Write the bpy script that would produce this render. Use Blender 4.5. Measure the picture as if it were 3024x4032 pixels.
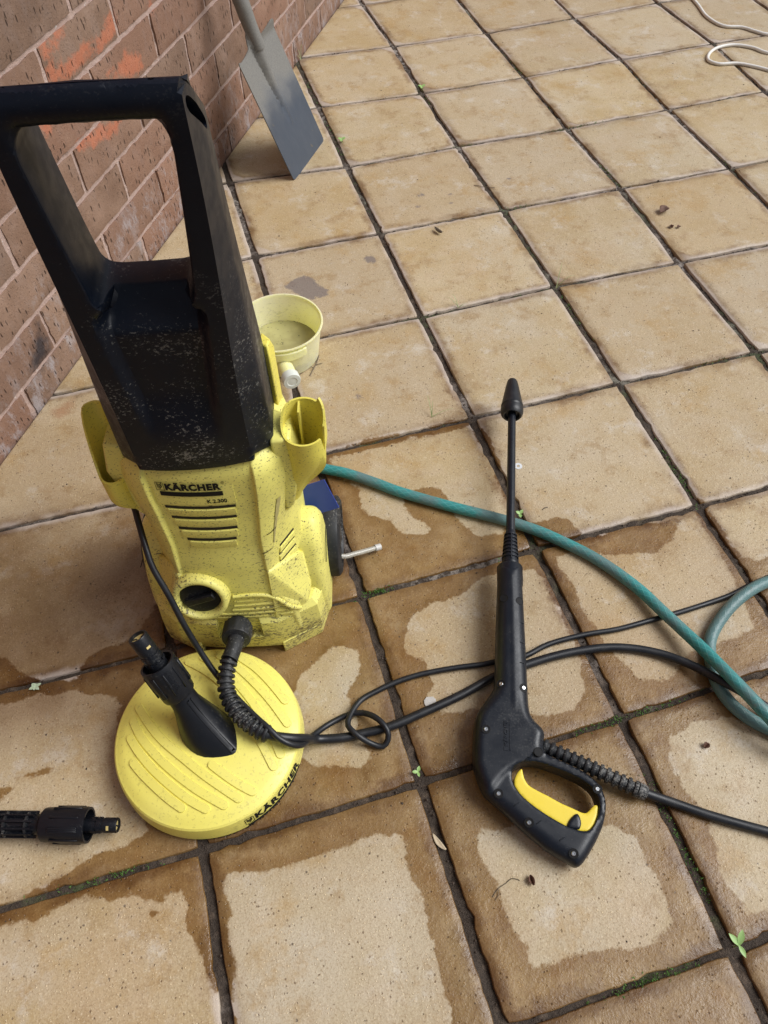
import bpy, bmesh, math, random
from mathutils import Vector, Matrix, noise
from mathutils.geometry import delaunay_2d_cdt

for o_ in list(bpy.data.objects):
    bpy.data.objects.remove(o_)
SC = bpy.context.scene
COL = SC.collection
R = math.radians
random.seed(7)

# ------------------------------------------------------------------ camera
cam_d = bpy.data.cameras.new('camera')
cam_d.sensor_fit = 'AUTO'
cam_d.sensor_width = 36.0
cam_d.lens = 36.0 * 3010 / 4032
cam_d.clip_start = 0.02
cam_d.clip_end = 200
cam = bpy.data.objects.new('camera', cam_d)
COL.objects.link(cam)
CX = Vector((0.9582089, -0.2858099, -0.0121805))
CY = -Vector((-0.2396122, -0.7786098, -0.5799592))
CZ = -Vector((0.1562742, 0.5586407, -0.8145544))
mw = Matrix.Identity(4)
for i_ in range(3):
    mw[i_][0] = CX[i_]; mw[i_][1] = CY[i_]; mw[i_][2] = CZ[i_]
mw[0][3], mw[1][3], mw[2][3] = -0.1224, -1.7830, 1.0622
cam.matrix_world = mw
SC.camera = cam

# ------------------------------------------------------------------ light
SUN_EL, SUN_AZ = R(49), R(102)          # azimuth clockwise from +Y
world = bpy.data.worlds.new('World')
SC.world = world
world.use_nodes = True
wn = world.node_tree
for n_ in list(wn.nodes):
    wn.nodes.remove(n_)
sky = wn.nodes.new('ShaderNodeTexSky')
sky.sky_type = 'NISHITA'
sky.sun_disc = False
sky.sun_elevation = SUN_EL
sky.sun_rotation = SUN_AZ
sky.dust_density = 4.0
sky.ozone_density = 1.0
hsv = wn.nodes.new('ShaderNodeHueSaturation')
hsv.inputs['Saturation'].default_value = 0.5      # cloud cover: a grey sky
bg = wn.nodes.new('ShaderNodeBackground')
bg.inputs['Strength'].default_value = 0.075
wo = wn.nodes.new('ShaderNodeOutputWorld')
wn.links.new(sky.outputs[0], hsv.inputs['Color'])
wn.links.new(hsv.outputs[0], bg.inputs['Color'])
wn.links.new(bg.outputs[0], wo.inputs['Surface'])
sd = bpy.data.lights.new('sun', 'SUN')
sd.energy = 2.6
sd.angle = R(38)
sd.color = (0.965, 0.985, 1.0)
sun = bpy.data.objects.new('sun', sd)
COL.objects.link(sun)
sdir = Vector((math.sin(SUN_AZ) * math.cos(SUN_EL), math.cos(SUN_AZ) * math.cos(SUN_EL), math.sin(SUN_EL)))
sun.rotation_euler = sdir.to_track_quat('Z', 'Y').to_euler()
SC.view_settings.view_transform = 'Standard'
SC.view_settings.look = 'None'
SC.view_settings.exposure = 0.2
SC.view_settings.gamma = 1.0
SC.view_settings.use_curve_mapping = False

# ------------------------------------------------------------------ helpers
def tag(o, label=None, cat=None, group=None, kind=None):
    if label: o['label'] = label
    if cat: o['category'] = cat
    if group: o['group'] = group
    if kind: o['kind'] = kind
    return o

def thing(name, label, cat, loc=(0, 0, 0), rot=0.0, group=None):
    o = bpy.data.objects.new(name, None)
    o.empty_display_size = 0.05
    COL.objects.link(o)
    o.location = loc
    o.rotation_euler = (0, 0, rot)
    return tag(o, label, cat, group)

def smooth(me, ang=35):
    for p in me.polygons: p.use_smooth = True
    try: me.set_sharp_from_angle(angle=R(ang))
    except Exception: pass

def link(name, me, mat, parent=None, sm=35):
    if mat is not None:
        me.materials.clear(); me.materials.append(mat)
    if sm: smooth(me, sm)
    o = bpy.data.objects.new(name, me)
    COL.objects.link(o)
    if parent is not None: o.parent = parent
    return o

def obj(name, bm, mat, parent=None, sm=35, fix=True):
    if fix: bmesh.ops.recalc_face_normals(bm, faces=bm.faces)
    me = bpy.data.meshes.new(name)
    bm.to_mesh(me); bm.free()
    return link(name, me, mat, parent, sm)

def apply_mods(o):
    dg = bpy.context.evaluated_depsgraph_get()
    me = bpy.data.meshes.new_from_object(o.evaluated_get(dg))
    o.modifiers.clear()
    old = o.data
    o.data = me
    return o

def bevel(o, w, seg=2, ang=40):
    m = o.modifiers.new('bevel', 'BEVEL')
    m.width = w; m.segments = seg; m.limit_method = 'ANGLE'; m.angle_limit = R(ang)
    m.harden_normals = False
    return o

def catmull(pts, step=0.008, closed=False):
    P = [Vector(p) for p in pts]
    out = []
    n = len(P)
    for i in range(n - 1):
        p0 = P[max(i - 1, 0)]; p1 = P[i]; p2 = P[i + 1]; p3 = P[min(i + 2, n - 1)]
        d = (p2 - p1).length
        k = max(2, int(d / step))
        # centripetal
        t0 = 0.0
        t1 = t0 + max((p1 - p0).length, 1e-5) ** 0.5
        t2 = t1 + max((p2 - p1).length, 1e-5) ** 0.5
        t3 = t2 + max((p3 - p2).length, 1e-5) ** 0.5
        for j in range(k):
            t = t1 + (t2 - t1) * j / k
            a1 = p0 * ((t1 - t) / (t1 - t0)) + p1 * ((t - t0) / (t1 - t0))
            a2 = p1 * ((t2 - t) / (t2 - t1)) + p2 * ((t - t1) / (t2 - t1))
            a3 = p2 * ((t3 - t) / (t3 - t2)) + p3 * ((t - t2) / (t3 - t2))
            b1 = a1 * ((t2 - t) / (t2 - t0)) + a2 * ((t - t0) / (t2 - t0))
            b2 = a2 * ((t3 - t) / (t3 - t1)) + a3 * ((t - t1) / (t3 - t1))
            out.append(b1 * ((t2 - t) / (t2 - t1)) + b2 * ((t - t1) / (t2 - t1)))
    out.append(P[-1].copy())
    return out

def frames(pts):
    n = len(pts)
    T = []
    for i in range(n):
        d = pts[min(i + 1, n - 1)] - pts[max(i - 1, 0)]
        T.append(d.normalized() if d.length > 1e-9 else Vector((0, 0, 1)))
    a = Vector((0, 0, 1)) if abs(T[0].z) < .9 else Vector((1, 0, 0))
    N = (a - T[0] * a.dot(T[0])).normalized()
    fr = []
    for i in range(n):
        N = (N - T[i] * N.dot(T[i]))
        N.normalize()
        fr.append((T[i], N, T[i].cross(N)))
    return fr

def add_tube(bm, pts, rad, segs=12, cap=True, ell=None):
    """sweep a circle along pts; rad a number or list; uv: u round, v metres along"""
    uvl = bm.loops.layers.uv.verify()
    fr = frames(pts)
    rings = []
    L = [0.0]
    for i in range(1, len(pts)): L.append(L[-1] + (pts[i] - pts[i - 1]).length)
    for i, p in enumerate(pts):
        r = rad[i] if isinstance(rad, (list, tuple)) else rad
        T, N, B = fr[i]
        ring = []
        for k in range(segs):
            a = 2 * math.pi * k / segs
            ring.append(bm.verts.new(p + N * (math.cos(a) * r) + B * (math.sin(a) * r * (ell or 1))))
        rings.append(ring)
    for i in range(len(rings) - 1):
        for k in range(segs):
            k2 = (k + 1) % segs
            f = bm.faces.new((rings[i][k], rings[i][k2], rings[i + 1][k2], rings[i + 1][k]))
            uv = ((k / segs, L[i]), ((k + 1) / segs, L[i]), ((k + 1) / segs, L[i + 1]), (k / segs, L[i + 1]))
            for lp, c in zip(f.loops, uv): lp[uvl].uv = c
    if cap:
        bm.faces.new(rings[0][::-1]); bm.faces.new(rings[-1])
    return rings

def tube_obj(name, pts, rad, mat, parent=None, segs=12, step=None, cap=True):
    bm = bmesh.new()
    P = catmull(pts, step) if step else [Vector(p) for p in pts]
    add_tube(bm, P, rad, segs, cap)
    return obj(name, bm, mat, parent, 50)

def add_lathe(bm, prof, segs=32, o=Vector((0, 0, 0)), ax=Vector((0, 0, 1)), cap=(True, True), lobes=None):
    """prof: list of (radius, height along ax)"""
    ax = Vector(ax).normalized()
    a = Vector((1, 0, 0)) if abs(ax.x) < .8 else Vector((0, 1, 0))
    X = (a - ax * a.dot(ax)).normalized(); Y = ax.cross(X)
    rings = []
    for r, h in prof:
        ring = []
        for k in range(segs):
            t = 2 * math.pi * k / segs
            rr = r * (lobes(t, h) if lobes else 1.0)
            ring.append(bm.verts.new(Vector(o) + ax * h + X * (math.cos(t) * rr) + Y * (math.sin(t) * rr)))
        rings.append(ring)
    for i in range(len(rings) - 1):
        for k in range(segs):
            k2 = (k + 1) % segs
            bm.faces.new((rings[i][k], rings[i][k2], rings[i + 1][k2], rings[i + 1][k]))
    if cap[0]: bm.faces.new(rings[0][::-1])
    if cap[1]: bm.faces.new(rings[-1])
    return rings

def add_box(bm, c, s, M=None):
    """box centred c with full size s, optional 3x3 basis M (columns)"""
    vs = []
    for x in (-.5, .5):
        for y in (-.5, .5):
            for z in (-.5, .5):
                v = Vector((x * s[0], y * s[1], z * s[2]))
                if M is not None: v = M @ v
                vs.append(bm.verts.new(Vector(c) + v))
    for f in ((0, 1, 3, 2), (4, 6, 7, 5), (0, 4, 5, 1), (2, 3, 7, 6), (0, 2, 6, 4), (1, 5, 7, 3)):
        bm.faces.new([vs[i] for i in f])
    return vs

def add_loft(bm, secs, cap=True):
    rings = [[bm.verts.new(p) for p in s] for s in secs]
    n = len(rings[0])
    for i in range(len(rings) - 1):
        for k in range(n):
            k2 = (k + 1) % n
            bm.faces.new((rings[i][k], rings[i][k2], rings[i + 1][k2], rings[i + 1][k]))
    if cap:
        bm.faces.new(rings[0][::-1]); bm.faces.new(rings[-1])
    return rings

def seg_dist(p, a, b):
    ax, ay = a; bx, by = b; px, py = p
    dx, dy = bx - ax, by - ay
    l2 = dx * dx + dy * dy
    t = 0 if l2 == 0 else max(0, min(1, ((px - ax) * dx + (py - ay) * dy) / l2))
    return math.hypot(px - ax - t * dx, py - ay - t * dy)

def poly_sdf(p, poly):
    """positive inside"""
    d = 1e9; ins = False
    n = len(poly)
    for i in range(n):
        a = poly[i]; b = poly[(i + 1) % n]
        d = min(d, seg_dist(p, a, b))
        if (a[1] > p[1]) != (b[1] > p[1]) and p[0] < (b[0] - a[0]) * (p[1] - a[1]) / (b[1] - a[1]) + a[0]:
            ins = not ins
    return d if ins else -d

def resample(poly, step, sm=0):
    """closed polyline resampled, optionally smoothed"""
    out = []
    n = len(poly)
    for i in range(n):
        a = poly[i]; b = poly[(i + 1) % n]
        L = math.hypot(b[0] - a[0], b[1] - a[1]); k = max(1, round(L / step))
        for j in range(k):
            t = j / k
            out.append((a[0] + (b[0] - a[0]) * t, a[1] + (b[1] - a[1]) * t))
    for _ in range(sm):
        m = len(out)
        out = [((out[i - 1][0] + 2 * out[i][0] + out[(i + 1) % m][0]) / 4, (out[i - 1][1] + 2 * out[i][1] + out[(i + 1) % m][1]) / 4) for i in range(m)]
    return out

def pillow(outline, holes, step, front, back, place, feats=()):
    """solid from a 2-D outline: front(x,y,d) and back(x,y,d) give the offsets of the two skins, d = distance to the edge.
    place(x, y, off) -> 3-D point"""
    pts = []; edges = []
    loops = []
    for poly in [outline] + holes:
        s = len(pts); n = len(poly)
        pts += [Vector((p[0], p[1])) for p in poly]
        edges += [(s + i, s + (i + 1) % n) for i in range(n)]
        loops.append((s, n))
    nb = len(pts)
    xs = [p[0] for p in outline]; ys = [p[1] for p in outline]
    def D(p):
        d = poly_sdf(p, outline)
        for h in holes: d = min(d, -poly_sdf(p, h))
        return d
    y = min(ys); row = 0
    while y < max(ys):
        x = min(xs) + (step / 2 if row % 2 else 0)
        while x < max(xs):
            if D((x, y)) > step * .55: pts.append(Vector((x, y)))
            x += step
        y += step * .87; row += 1
    # rows just inside the edge so the rounding reads
    for poly in [outline] + holes:
        n = len(poly)
        sgn = 1 if poly is outline else -1
        area = sum(poly[i][0] * poly[(i + 1) % n][1] - poly[(i + 1) % n][0] * poly[i][1] for i in range(n))
        if area < 0: sgn = -sgn
        for off in (step * .12, step * .35):
            for i in range(n):
                a = poly[i - 1]; b = poly[(i + 1) % n]
                tx, ty = b[0] - a[0], b[1] - a[1]
                L = math.hypot(tx, ty) or 1
                q = (poly[i][0] - ty / L * off * sgn, poly[i][1] + tx / L * off * sgn)
                if D(q) > off * .6: pts.append(Vector(q))
    if feats:
        # crease lines become edges; loose points hard by them go
        seg = []
        fp = []
        for line in feats:
            prev = None
            for a, b in zip(line, line[1:]):
                k = max(1, int(math.hypot(b[0] - a[0], b[1] - a[1]) / step))
                for j in range(k + (b is line[-1])):
                    q = (a[0] + (b[0] - a[0]) * j / k, a[1] + (b[1] - a[1]) * j / k)
                    if D(q) > step * .4:
                        fp.append(q); cur = len(fp) - 1
                        if prev is not None: seg.append((prev, cur))
                        prev = cur
                    else: prev = None
        keep = pts[:nb] + [p for p in pts[nb:] if min((p.x - q[0]) ** 2 + (p.y - q[1]) ** 2 for q in fp) > (step * .38) ** 2]
        base_i = len(keep)
        pts = keep + [Vector(q) for q in fp]
        edges = edges + [(base_i + a, base_i + b) for a, b in seg]
    V, E, F, ov, oe, of = delaunay_2d_cdt(pts, edges, [], 0, 1e-7)
    bm = bmesh.new()
    vf = []; vb = []
    for i, v in enumerate(V):
        d = max(D((v.x, v.y)), 0)
        vf.append(bm.verts.new(place(v.x, v.y, front(v.x, v.y, d))))
        vb.append(bm.verts.new(place(v.x, v.y, back(v.x, v.y, d))))
    edge_use = {}
    # flood from a face well inside, stopping at the outline
    wall_e = {tuple(sorted(E[i])) for i in range(len(E)) if any(k < nb for k in oe[i])}
    by_e = {}
    for q, f in enumerate(F):
        for i in range(len(f)): by_e.setdefault(tuple(sorted((f[i], f[(i + 1) % len(f)]))), []).append(q)
    seed = max(range(len(F)), key=lambda q: D(tuple(sum((V[i] for i in F[q]), Vector((0, 0))) / len(F[q]))))
    inside = {seed}; todo = [seed]
    while todo:
        f = F[todo.pop()]
        for i in range(len(f)):
            e = tuple(sorted((f[i], f[(i + 1) % len(f)])))
            if e in wall_e: continue
            for q in by_e[e]:
                if q not in inside: inside.add(q); todo.append(q)
    for f in (F[q] for q in sorted(inside)):
        bm.faces.new([vf[i] for i in f])
        bm.faces.new([vb[i] for i in f][::-1])
        for i in range(len(f)):
            e = (f[i], f[(i + 1) % len(f)])
            k = (min(e), max(e))
            edge_use.setdefault(k, []).append(e)
    for k, l in edge_use.items():
        if len(l) == 1:
            a, b = l[0]
            try: bm.faces.new((vf[b], vf[a], vb[a], vb[b]))
            except ValueError: pass
    bmesh.ops.remove_doubles(bm, verts=bm.verts, dist=1e-6)
    for v in [v for v in bm.verts if not v.link_faces]: bm.verts.remove(v)
    return bm

def rnd_edge(d, r):
    """how far a skin falls back near an edge rounded with radius r"""
    if d >= r: return 0.0
    t = 1 - d / r
    return r * (1 - math.sqrt(max(0, 1 - t * t)))

def sstep(a, b, x):
    t = max(0, min(1, (x - a) / (b - a)))
    return t * t * (3 - 2 * t)

def lerp_tab(tab, z):
    """tab: rows (z, v1, v2...) ; smooth interpolation"""
    if z <= tab[0][0]: return tab[0][1:]
    for a, b in zip(tab, tab[1:]):
        if z <= b[0]:
            t = (z - a[0]) / (b[0] - a[0])
            t = t * t * (3 - 2 * t) * .5 + t * .5
            return tuple(x + (y - x) * t for x, y in zip(a[1:], b[1:]))
    return tab[-1][1:]

def text_mesh(s, size=1.0, bold=0.0, depth=0.0, sx=1.0, gap=1.0):
    cu = bpy.data.curves.new('lettering', 'FONT')
    cu.body = s; cu.size = size; cu.offset = bold; cu.extrude = depth; cu.space_character = gap
    cu.resolution_u = 3
    o = bpy.data.objects.new('lettering', cu)
    COL.objects.link(o)
    dg = bpy.context.evaluated_depsgraph_get()
    dg.update()
    me = bpy.data.meshes.new_from_object(o.evaluated_get(dg))
    bpy.data.objects.remove(o); bpy.data.curves.remove(cu)
    xs = [v.co.x for v in me.vertices]; ys = [v.co.y for v in me.vertices]
    x0, x1, y0, y1 = min(xs), max(xs), min(ys), max(ys)
    for v in me.vertices:
        v.co.x = (v.co.x - x0) / (x1 - x0) * sx
        v.co.y = (v.co.y - y0) / (y1 - y0)
    return me      # x 0..sx, y 0..1

def subdiv_long(me, maxlen):
    bm = bmesh.new(); bm.from_mesh(me)
    for _ in range(4):
        es = [e for e in bm.edges if e.calc_length() > maxlen]
        if not es: break
        bmesh.ops.subdivide_edges(bm, edges=es, cuts=1)
        bmesh.ops.triangulate(bm, faces=[f for f in bm.faces if len(f.verts) > 4])
    bm.to_mesh(me); bm.free()
    return me

def map_mesh(me, fn):
    for v in me.vertices: v.co = fn(v.co)
    return me

# ------------------------------------------------------------------ materials
class NT:
    def __init__(s, name):
        s.m = bpy.data.materials.new(name); s.m.use_nodes = True
        s.t = s.m.node_tree
        for n in list(s.t.nodes): s.t.nodes.remove(n)
        s.out = s.t.nodes.new('ShaderNodeOutputMaterial')
        s.b = s.t.nodes.new('ShaderNodeBsdfPrincipled')
        s.t.links.new(s.b.outputs[0], s.out.inputs[0])
        s.geo = s.t.nodes.new('ShaderNodeNewGeometry')
        s.tc = s.t.nodes.new('ShaderNodeTexCoord')
    def lk(s, a, b): s.t.links.new(a, b)
    def put(s, sock, v):
        if hasattr(v, 'default_value') or hasattr(v, 'is_linked'): s.lk(v, sock)
        else:
            if isinstance(v, tuple) and len(v) == 3 and sock.type == 'RGBA': v = v + (1,)
            sock.default_value = v
    def set(s, **k):
        for a, v in k.items(): s.put(s.b.inputs[a.replace('_', ' ')], v)
        return s
    def math(s, op, a, b=0.0, c=0.0):
        n = s.t.nodes.new('ShaderNodeMath'); n.operation = op
        s.put(n.inputs[0], a); s.put(n.inputs[1], b); s.put(n.inputs[2], c)
        return n.outputs[0]
    def mapping(s, vec, scale=(1, 1, 1), loc=(0, 0, 0), rot=(0, 0, 0)):
        n = s.t.nodes.new('ShaderNodeMapping')
        s.put(n.inputs['Vector'], vec); s.put(n.inputs['Scale'], scale); s.put(n.inputs['Location'], loc); s.put(n.inputs['Rotation'], rot)
        return n.outputs[0]
    def vadd(s, a, b):
        n = s.t.nodes.new('ShaderNodeVectorMath'); n.operation = 'ADD'
        s.put(n.inputs[0], a); s.put(n.inputs[1], b)
        return n.outputs[0]
    def noise(s, vec, scale, detail=4, rough=.55, dist=0.0):
        n = s.t.nodes.new('ShaderNodeTexNoise')
        s.put(n.inputs['Vector'], vec); n.inputs['Scale'].default_value = scale
        n.inputs['Detail'].default_value = detail; n.inputs['Roughness'].default_value = rough
        n.inputs['Distortion'].default_value = dist
        return n.outputs[0]
    def vor(s, vec, scale, feature='F1', rnd=1.0):
        n = s.t.nodes.new('ShaderNodeTexVoronoi'); n.feature = feature
        s.put(n.inputs['Vector'], vec); n.inputs['Scale'].default_value = scale
        n.inputs['Randomness'].default_value = rnd
        return n
    def ramp(s, x, a, b, lo=0.0, hi=1.0, smooth=True):
        n = s.t.nodes.new('ShaderNodeMapRange')
        n.interpolation_type = 'SMOOTHSTEP' if smooth else 'LINEAR'
        s.put(n.inputs['Value'], x); n.inputs['From Min'].default_value = a; n.inputs['From Max'].default_value = b
        n.inputs['To Min'].default_value = lo; n.inputs['To Max'].default_value = hi
        return n.outputs[0]
    def mix(s, f, a, b, mode='MIX'):
        n = s.t.nodes.new('ShaderNodeMix'); n.data_type = 'RGBA'; n.blend_type = mode
        s.put(n.inputs[0], f); s.put(n.inputs[6], a); s.put(n.inputs[7], b)
        return n.outputs[2]
    def attr(s, name):
        n = s.t.nodes.new('ShaderNodeAttribute'); n.attribute_name = name
        return n
    def rand(s):
        return s.t.nodes.new('ShaderNodeObjectInfo').outputs['Random']
    def xyz(s, v):
        n = s.t.nodes.new('ShaderNodeSeparateXYZ'); s.put(n.inputs[0], v)
        return n.outputs
    def bump(s, h, strength=.3, dist=.002, normal=None):
        n = s.t.nodes.new('ShaderNodeBump')
        s.put(n.inputs['Height'], h); n.inputs['Strength'].default_value = strength; n.inputs['Distance'].default_value = dist
        if normal is not None: s.lk(normal, n.inputs['Normal'])
        return n.outputs[0]

def mat_tile():
    g = NT('terracotta_tile'); P = g.geo.outputs['Position']; rnd = g.rand()
    off = g.t.nodes.new('ShaderNodeCombineXYZ')
    g.put(off.inputs[0], g.math('MULTIPLY', rnd, 37.0)); g.put(off.inputs[1], g.math('MULTIPLY', rnd, 91.0))
    Q = g.vadd(P, off.outputs[0])
    big = g.noise(Q, 6.5, 3, .5)
    mid = g.noise(Q, 26, 5, .6)
    fine = g.noise(P, 420, 3, .65)
    c = g.mix(g.ramp(big, .36, .64), (.450, .330, .145), (.550, .450, .275))
    c = g.mix(g.ramp(mid, .45, .72, 0, .55), c, (.55, .43, .29))
    c = g.mix(g.ramp(g.noise(Q, 9, 4, .6), .55, .72, 0, .7), c, (.43, .285, .115))
    c = g.mix(g.ramp(g.noise(Q, 5, 3, .5), .52, .70, 0, .5), c, (.55, .41, .26))
    c = g.mix(g.ramp(g.noise(g.mapping(Q, (1, 1, 1), (9, 4, 0)), 4, 4, .6), .50, .68, 0, .6), c, (.57, .52, .41))
    # per-tile firing tint
    r2 = g.math('FRACT', g.math('MULTIPLY', rnd, 7.31))
    r3 = g.math('FRACT', g.math('MULTIPLY', rnd, 13.7))
    c = g.mix(g.ramp(r2, .0, 1, .0, .48, False), c, (.51, .37, .20))
    c = g.mix(g.ramp(r3, .0, 1, .0, .5, False), c, (.49, .43, .33))
    c = g.mix(g.ramp(g.math('FRACT', g.math('MULTIPLY', rnd, 23.9)), 0, 1, 0, .38, False), c, (.33, .22, .11))
    c = g.mix(.05, c, (.40, .40, .38))
    sm = g.noise(Q, 15, 6, .72)
    c = g.mix(g.ramp(sm, .52, .66, 0, .60), c, (.32, .205, .09))
    c = g.mix(g.ramp(g.noise(g.mapping(Q, (1, 1, 1), (2, 7, 0)), 8, 5, .7), .52, .68, 0, .60), c, (.40, .255, .095))
    c = g.mix(g.ramp(g.noise(g.mapping(Q, (1, 1, 1), (6, 3, 0)), 12, 6, .7), .54, .70, 0, .55), c, (.60, .56, .49))
    c = g.mix(g.ramp(g.noise(g.mapping(P, (1, 1, 1), (3, 8, 0)), 95, 5, .75), .55, .72, 0, .45), c, (.66, .56, .40))
    # grains: pale and dark
    v = g.vor(P, 260); sel = v.outputs['Color']
    sr = g.xyz(sel)
    pale = g.math('MULTIPLY', g.ramp(v.outputs['Distance'], .18, .32, 1, 0), g.ramp(sr[0], .78, .80))
    c = g.mix(g.math('MULTIPLY', pale, .6), c, (.70, .55, .34))
    v2 = g.vor(P, 150)
    sr2 = g.xyz(v2.outputs['Color'])
    wob = g.math('ADD', v2.outputs['Distance'], g.math('MULTIPLY', g.math('SUBTRACT', g.noise(P, 500, 2), .5), .35))
    pit = g.math('MULTIPLY', g.ramp(wob, .10, .24, 1, 0), g.ramp(sr2[1], .66, .68))
    c = g.mix(g.math('MULTIPLY', pit, .72), c, (.15, .09, .045))
    v3 = g.vor(P, 46)
    sr3 = g.xyz(v3.outputs['Color'])
    spot = g.math('MULTIPLY', g.ramp(g.math('ADD', v3.outputs['Distance'], g.math('MULTIPLY', g.math('SUBTRACT', g.noise(P, 240, 2), .5), .10)), .04, .095, 1, 0), g.ramp(sr3[2], .62, .64))
    c = g.mix(g.math('MULTIPLY', spot, .8), c, (.07, .05, .035))
    c = g.mix(g.ramp(fine, .50, .66, 0, .50), c, (.26, .165, .085))
    c = g.mix(g.ramp(g.noise(g.mapping(P, (1, 1, 1), (5, 1, 0)), 380, 3, .7), .54, .70, 0, .45), c, (.70, .60, .42))
    # lime bloom along some edges
    ed = g.attr('edge').outputs['Fac']
    bl = g.math('MULTIPLY', g.ramp(g.math('ADD', ed, g.math('MULTIPLY', g.noise(P, 60, 4), .012)), .005, .0175, 1, 0), g.ramp(g.noise(Q, 6, 3), .40, .56))
    # grime that gathers at the edges
    gm = g.math('MULTIPLY', g.ramp(g.math('ADD', ed, g.math('MULTIPLY', g.math('SUBTRACT', g.noise(P, 34, 5, .7), .5), .05)), .000, .022, 1, 0), g.ramp(g.noise(Q, 8, 3), .35, .6, .15, .9))
    c = g.mix(gm, c, g.mix(1.0, c, (.44, .34, .25), 'MULTIPLY'))
    dp = g.attr('damp_shade').outputs['Fac']  # dampness and painted shade on the tiles left of the washer
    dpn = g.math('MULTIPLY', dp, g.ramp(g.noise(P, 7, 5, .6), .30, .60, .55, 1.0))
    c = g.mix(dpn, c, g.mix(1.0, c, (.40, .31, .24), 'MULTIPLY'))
    # stains
    gs = g.attr('grey').outputs['Fac']
    nz = g.math('MULTIPLY', g.math('SUBTRACT', g.noise(P, 110, 4, .7), .5), .022)
    gf = g.ramp(g.math('ADD', gs, nz), -.002, .004)
    c = g.mix(g.math('MULTIPLY', gf, .72), c, (.145, .125, .13))
    rs = g.attr('rust').outputs['Fac']
    rf = g.ramp(g.math('ADD', rs, nz), -.014, .012)
    c = g.mix(g.math('MULTIPLY', rf, .6), c, (.25, .085, .025))
    # water that has soaked in
    ws = g.attr('wet').outputs['Fac']
    wn_ = g.math('ADD', g.math('MULTIPLY', g.math('SUBTRACT', g.noise(P, 30, 5, .62), .5), .030), g.math('MULTIPLY', g.math('SUBTRACT', g.noise(P, 160, 3, .6), .5), .008))
    wet = g.ramp(g.math('ADD', ws, wn_), -.0022, .0022)
    damp_shade = g.ramp(g.math('ADD', ws, wn_), -.05, -.0, 0, .16)  # here only the damp fringe round the soaked area
    dry = g.mix(g.math('MULTIPLY', bl, g.math('SUBTRACT', .55, g.math('MULTIPLY', wet, .5))), c, (.60, .53, .48))
    dry = g.mix(damp_shade, dry, g.mix(1.0, dry, (.55, .46, .36), 'MULTIPLY'))
    wc = g.mix(1.0, c, g.mix(g.noise(P, 14, 3), (.55, .415, .245), (.42, .30, .155)), 'MULTIPLY')
    wsn = g.math('ADD', ws, wn_)
    inner = g.math('MULTIPLY', g.ramp(wsn, .003, .026), g.ramp(g.noise(P, 18, 5, .65), .38, .62))
    wc = g.mix(g.math('MULTIPLY', inner, .55), wc, g.mix(1.0, c, (.74, .63, .46), 'MULTIPLY'))
    pool = g.math('MULTIPLY', wet, g.ramp(g.noise(P, 9, 4, .6), .55, .66))
    wc = g.mix(g.math('MULTIPLY', pool, .5), wc, g.mix(1.0, c, (.36, .26, .14), 'MULTIPLY'))
    c = g.mix(wet, dry, wc)
    rough = g.mix(wet, (.52, .52, .52), g.mix(g.ramp(g.noise(P, 22, 3), .4, .62), (.33, .33, .33), (.46, .46, .46)))
    rough = g.mix(g.math('MULTIPLY', pool, .85), rough, (.14, .14, .14))
    h = g.math('ADD', g.math('MULTIPLY', fine, .35), g.math('MULTIPLY', g.noise(P, 130, 4, .6), .6))
    h = g.math('SUBTRACT', h, g.math('MULTIPLY', pit, 1.1))
    h = g.math('ADD', h, g.math('MULTIPLY', pale, .7))
    h = g.math('ADD', h, g.math('MULTIPLY', g.ramp(g.noise(P, 150, 3, .6), .45, .65), .15))
    b = g.bump(h, .50, .0018)
    b = g.bump(g.noise(Q, 11, 3), .35, .006, b)
    g.set(Base_Color=c, Roughness=rough, Normal=b)
    g.b.inputs['Specular IOR Level'].default_value = .5
    return g.m

def mat_soil():
    g = NT('joint_soil'); P = g.geo.outputs['Position']
    n1 = g.noise(P, 55, 5, .7); n2 = g.noise(P, 300, 4, .7); n3 = g.noise(P, 4.2, 3)
    c = g.mix(n2, (.014, .010, .007), (.090, .064, .046))
    c = g.mix(g.ramp(n1, .5, .66, 0, .7), c, (.14, .10, .07))
    px = g.xyz(P)
    gx = g.ramp(px[0], -.1, .9)
    mo = g.math('MULTIPLY', g.ramp(g.math('ADD', n3, g.math('MULTIPLY', gx, .10)), .60, .70), g.ramp(n1, .44, .60))
    c = g.mix(g.math('MULTIPLY', mo, .8), c, (.045, .075, .018))
    c = g.mix(g.math('MULTIPLY', g.ramp(g.math('ADD', g.noise(P, 3.1, 3), g.math('MULTIPLY', px[1], .06)), .46, .60), g.ramp(n1, .42, .62, 0, .85)), c, (.33, .29, .26))
    h = g.math('ADD', n2, g.math('MULTIPLY', n1, 1.5))
    g.set(Base_Color=c, Roughness=.85, Normal=g.bump(h, .9, .004))
    return g.m

def mat_moss(name='moss', a=(.03, .09, .012), b=(.10, .22, .03)):
    g = NT(name); P = g.geo.outputs['Position']
    g.set(Base_Color=g.mix(g.noise(P, 240, 2), a, b), Roughness=.8)
    return g.m

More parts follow.
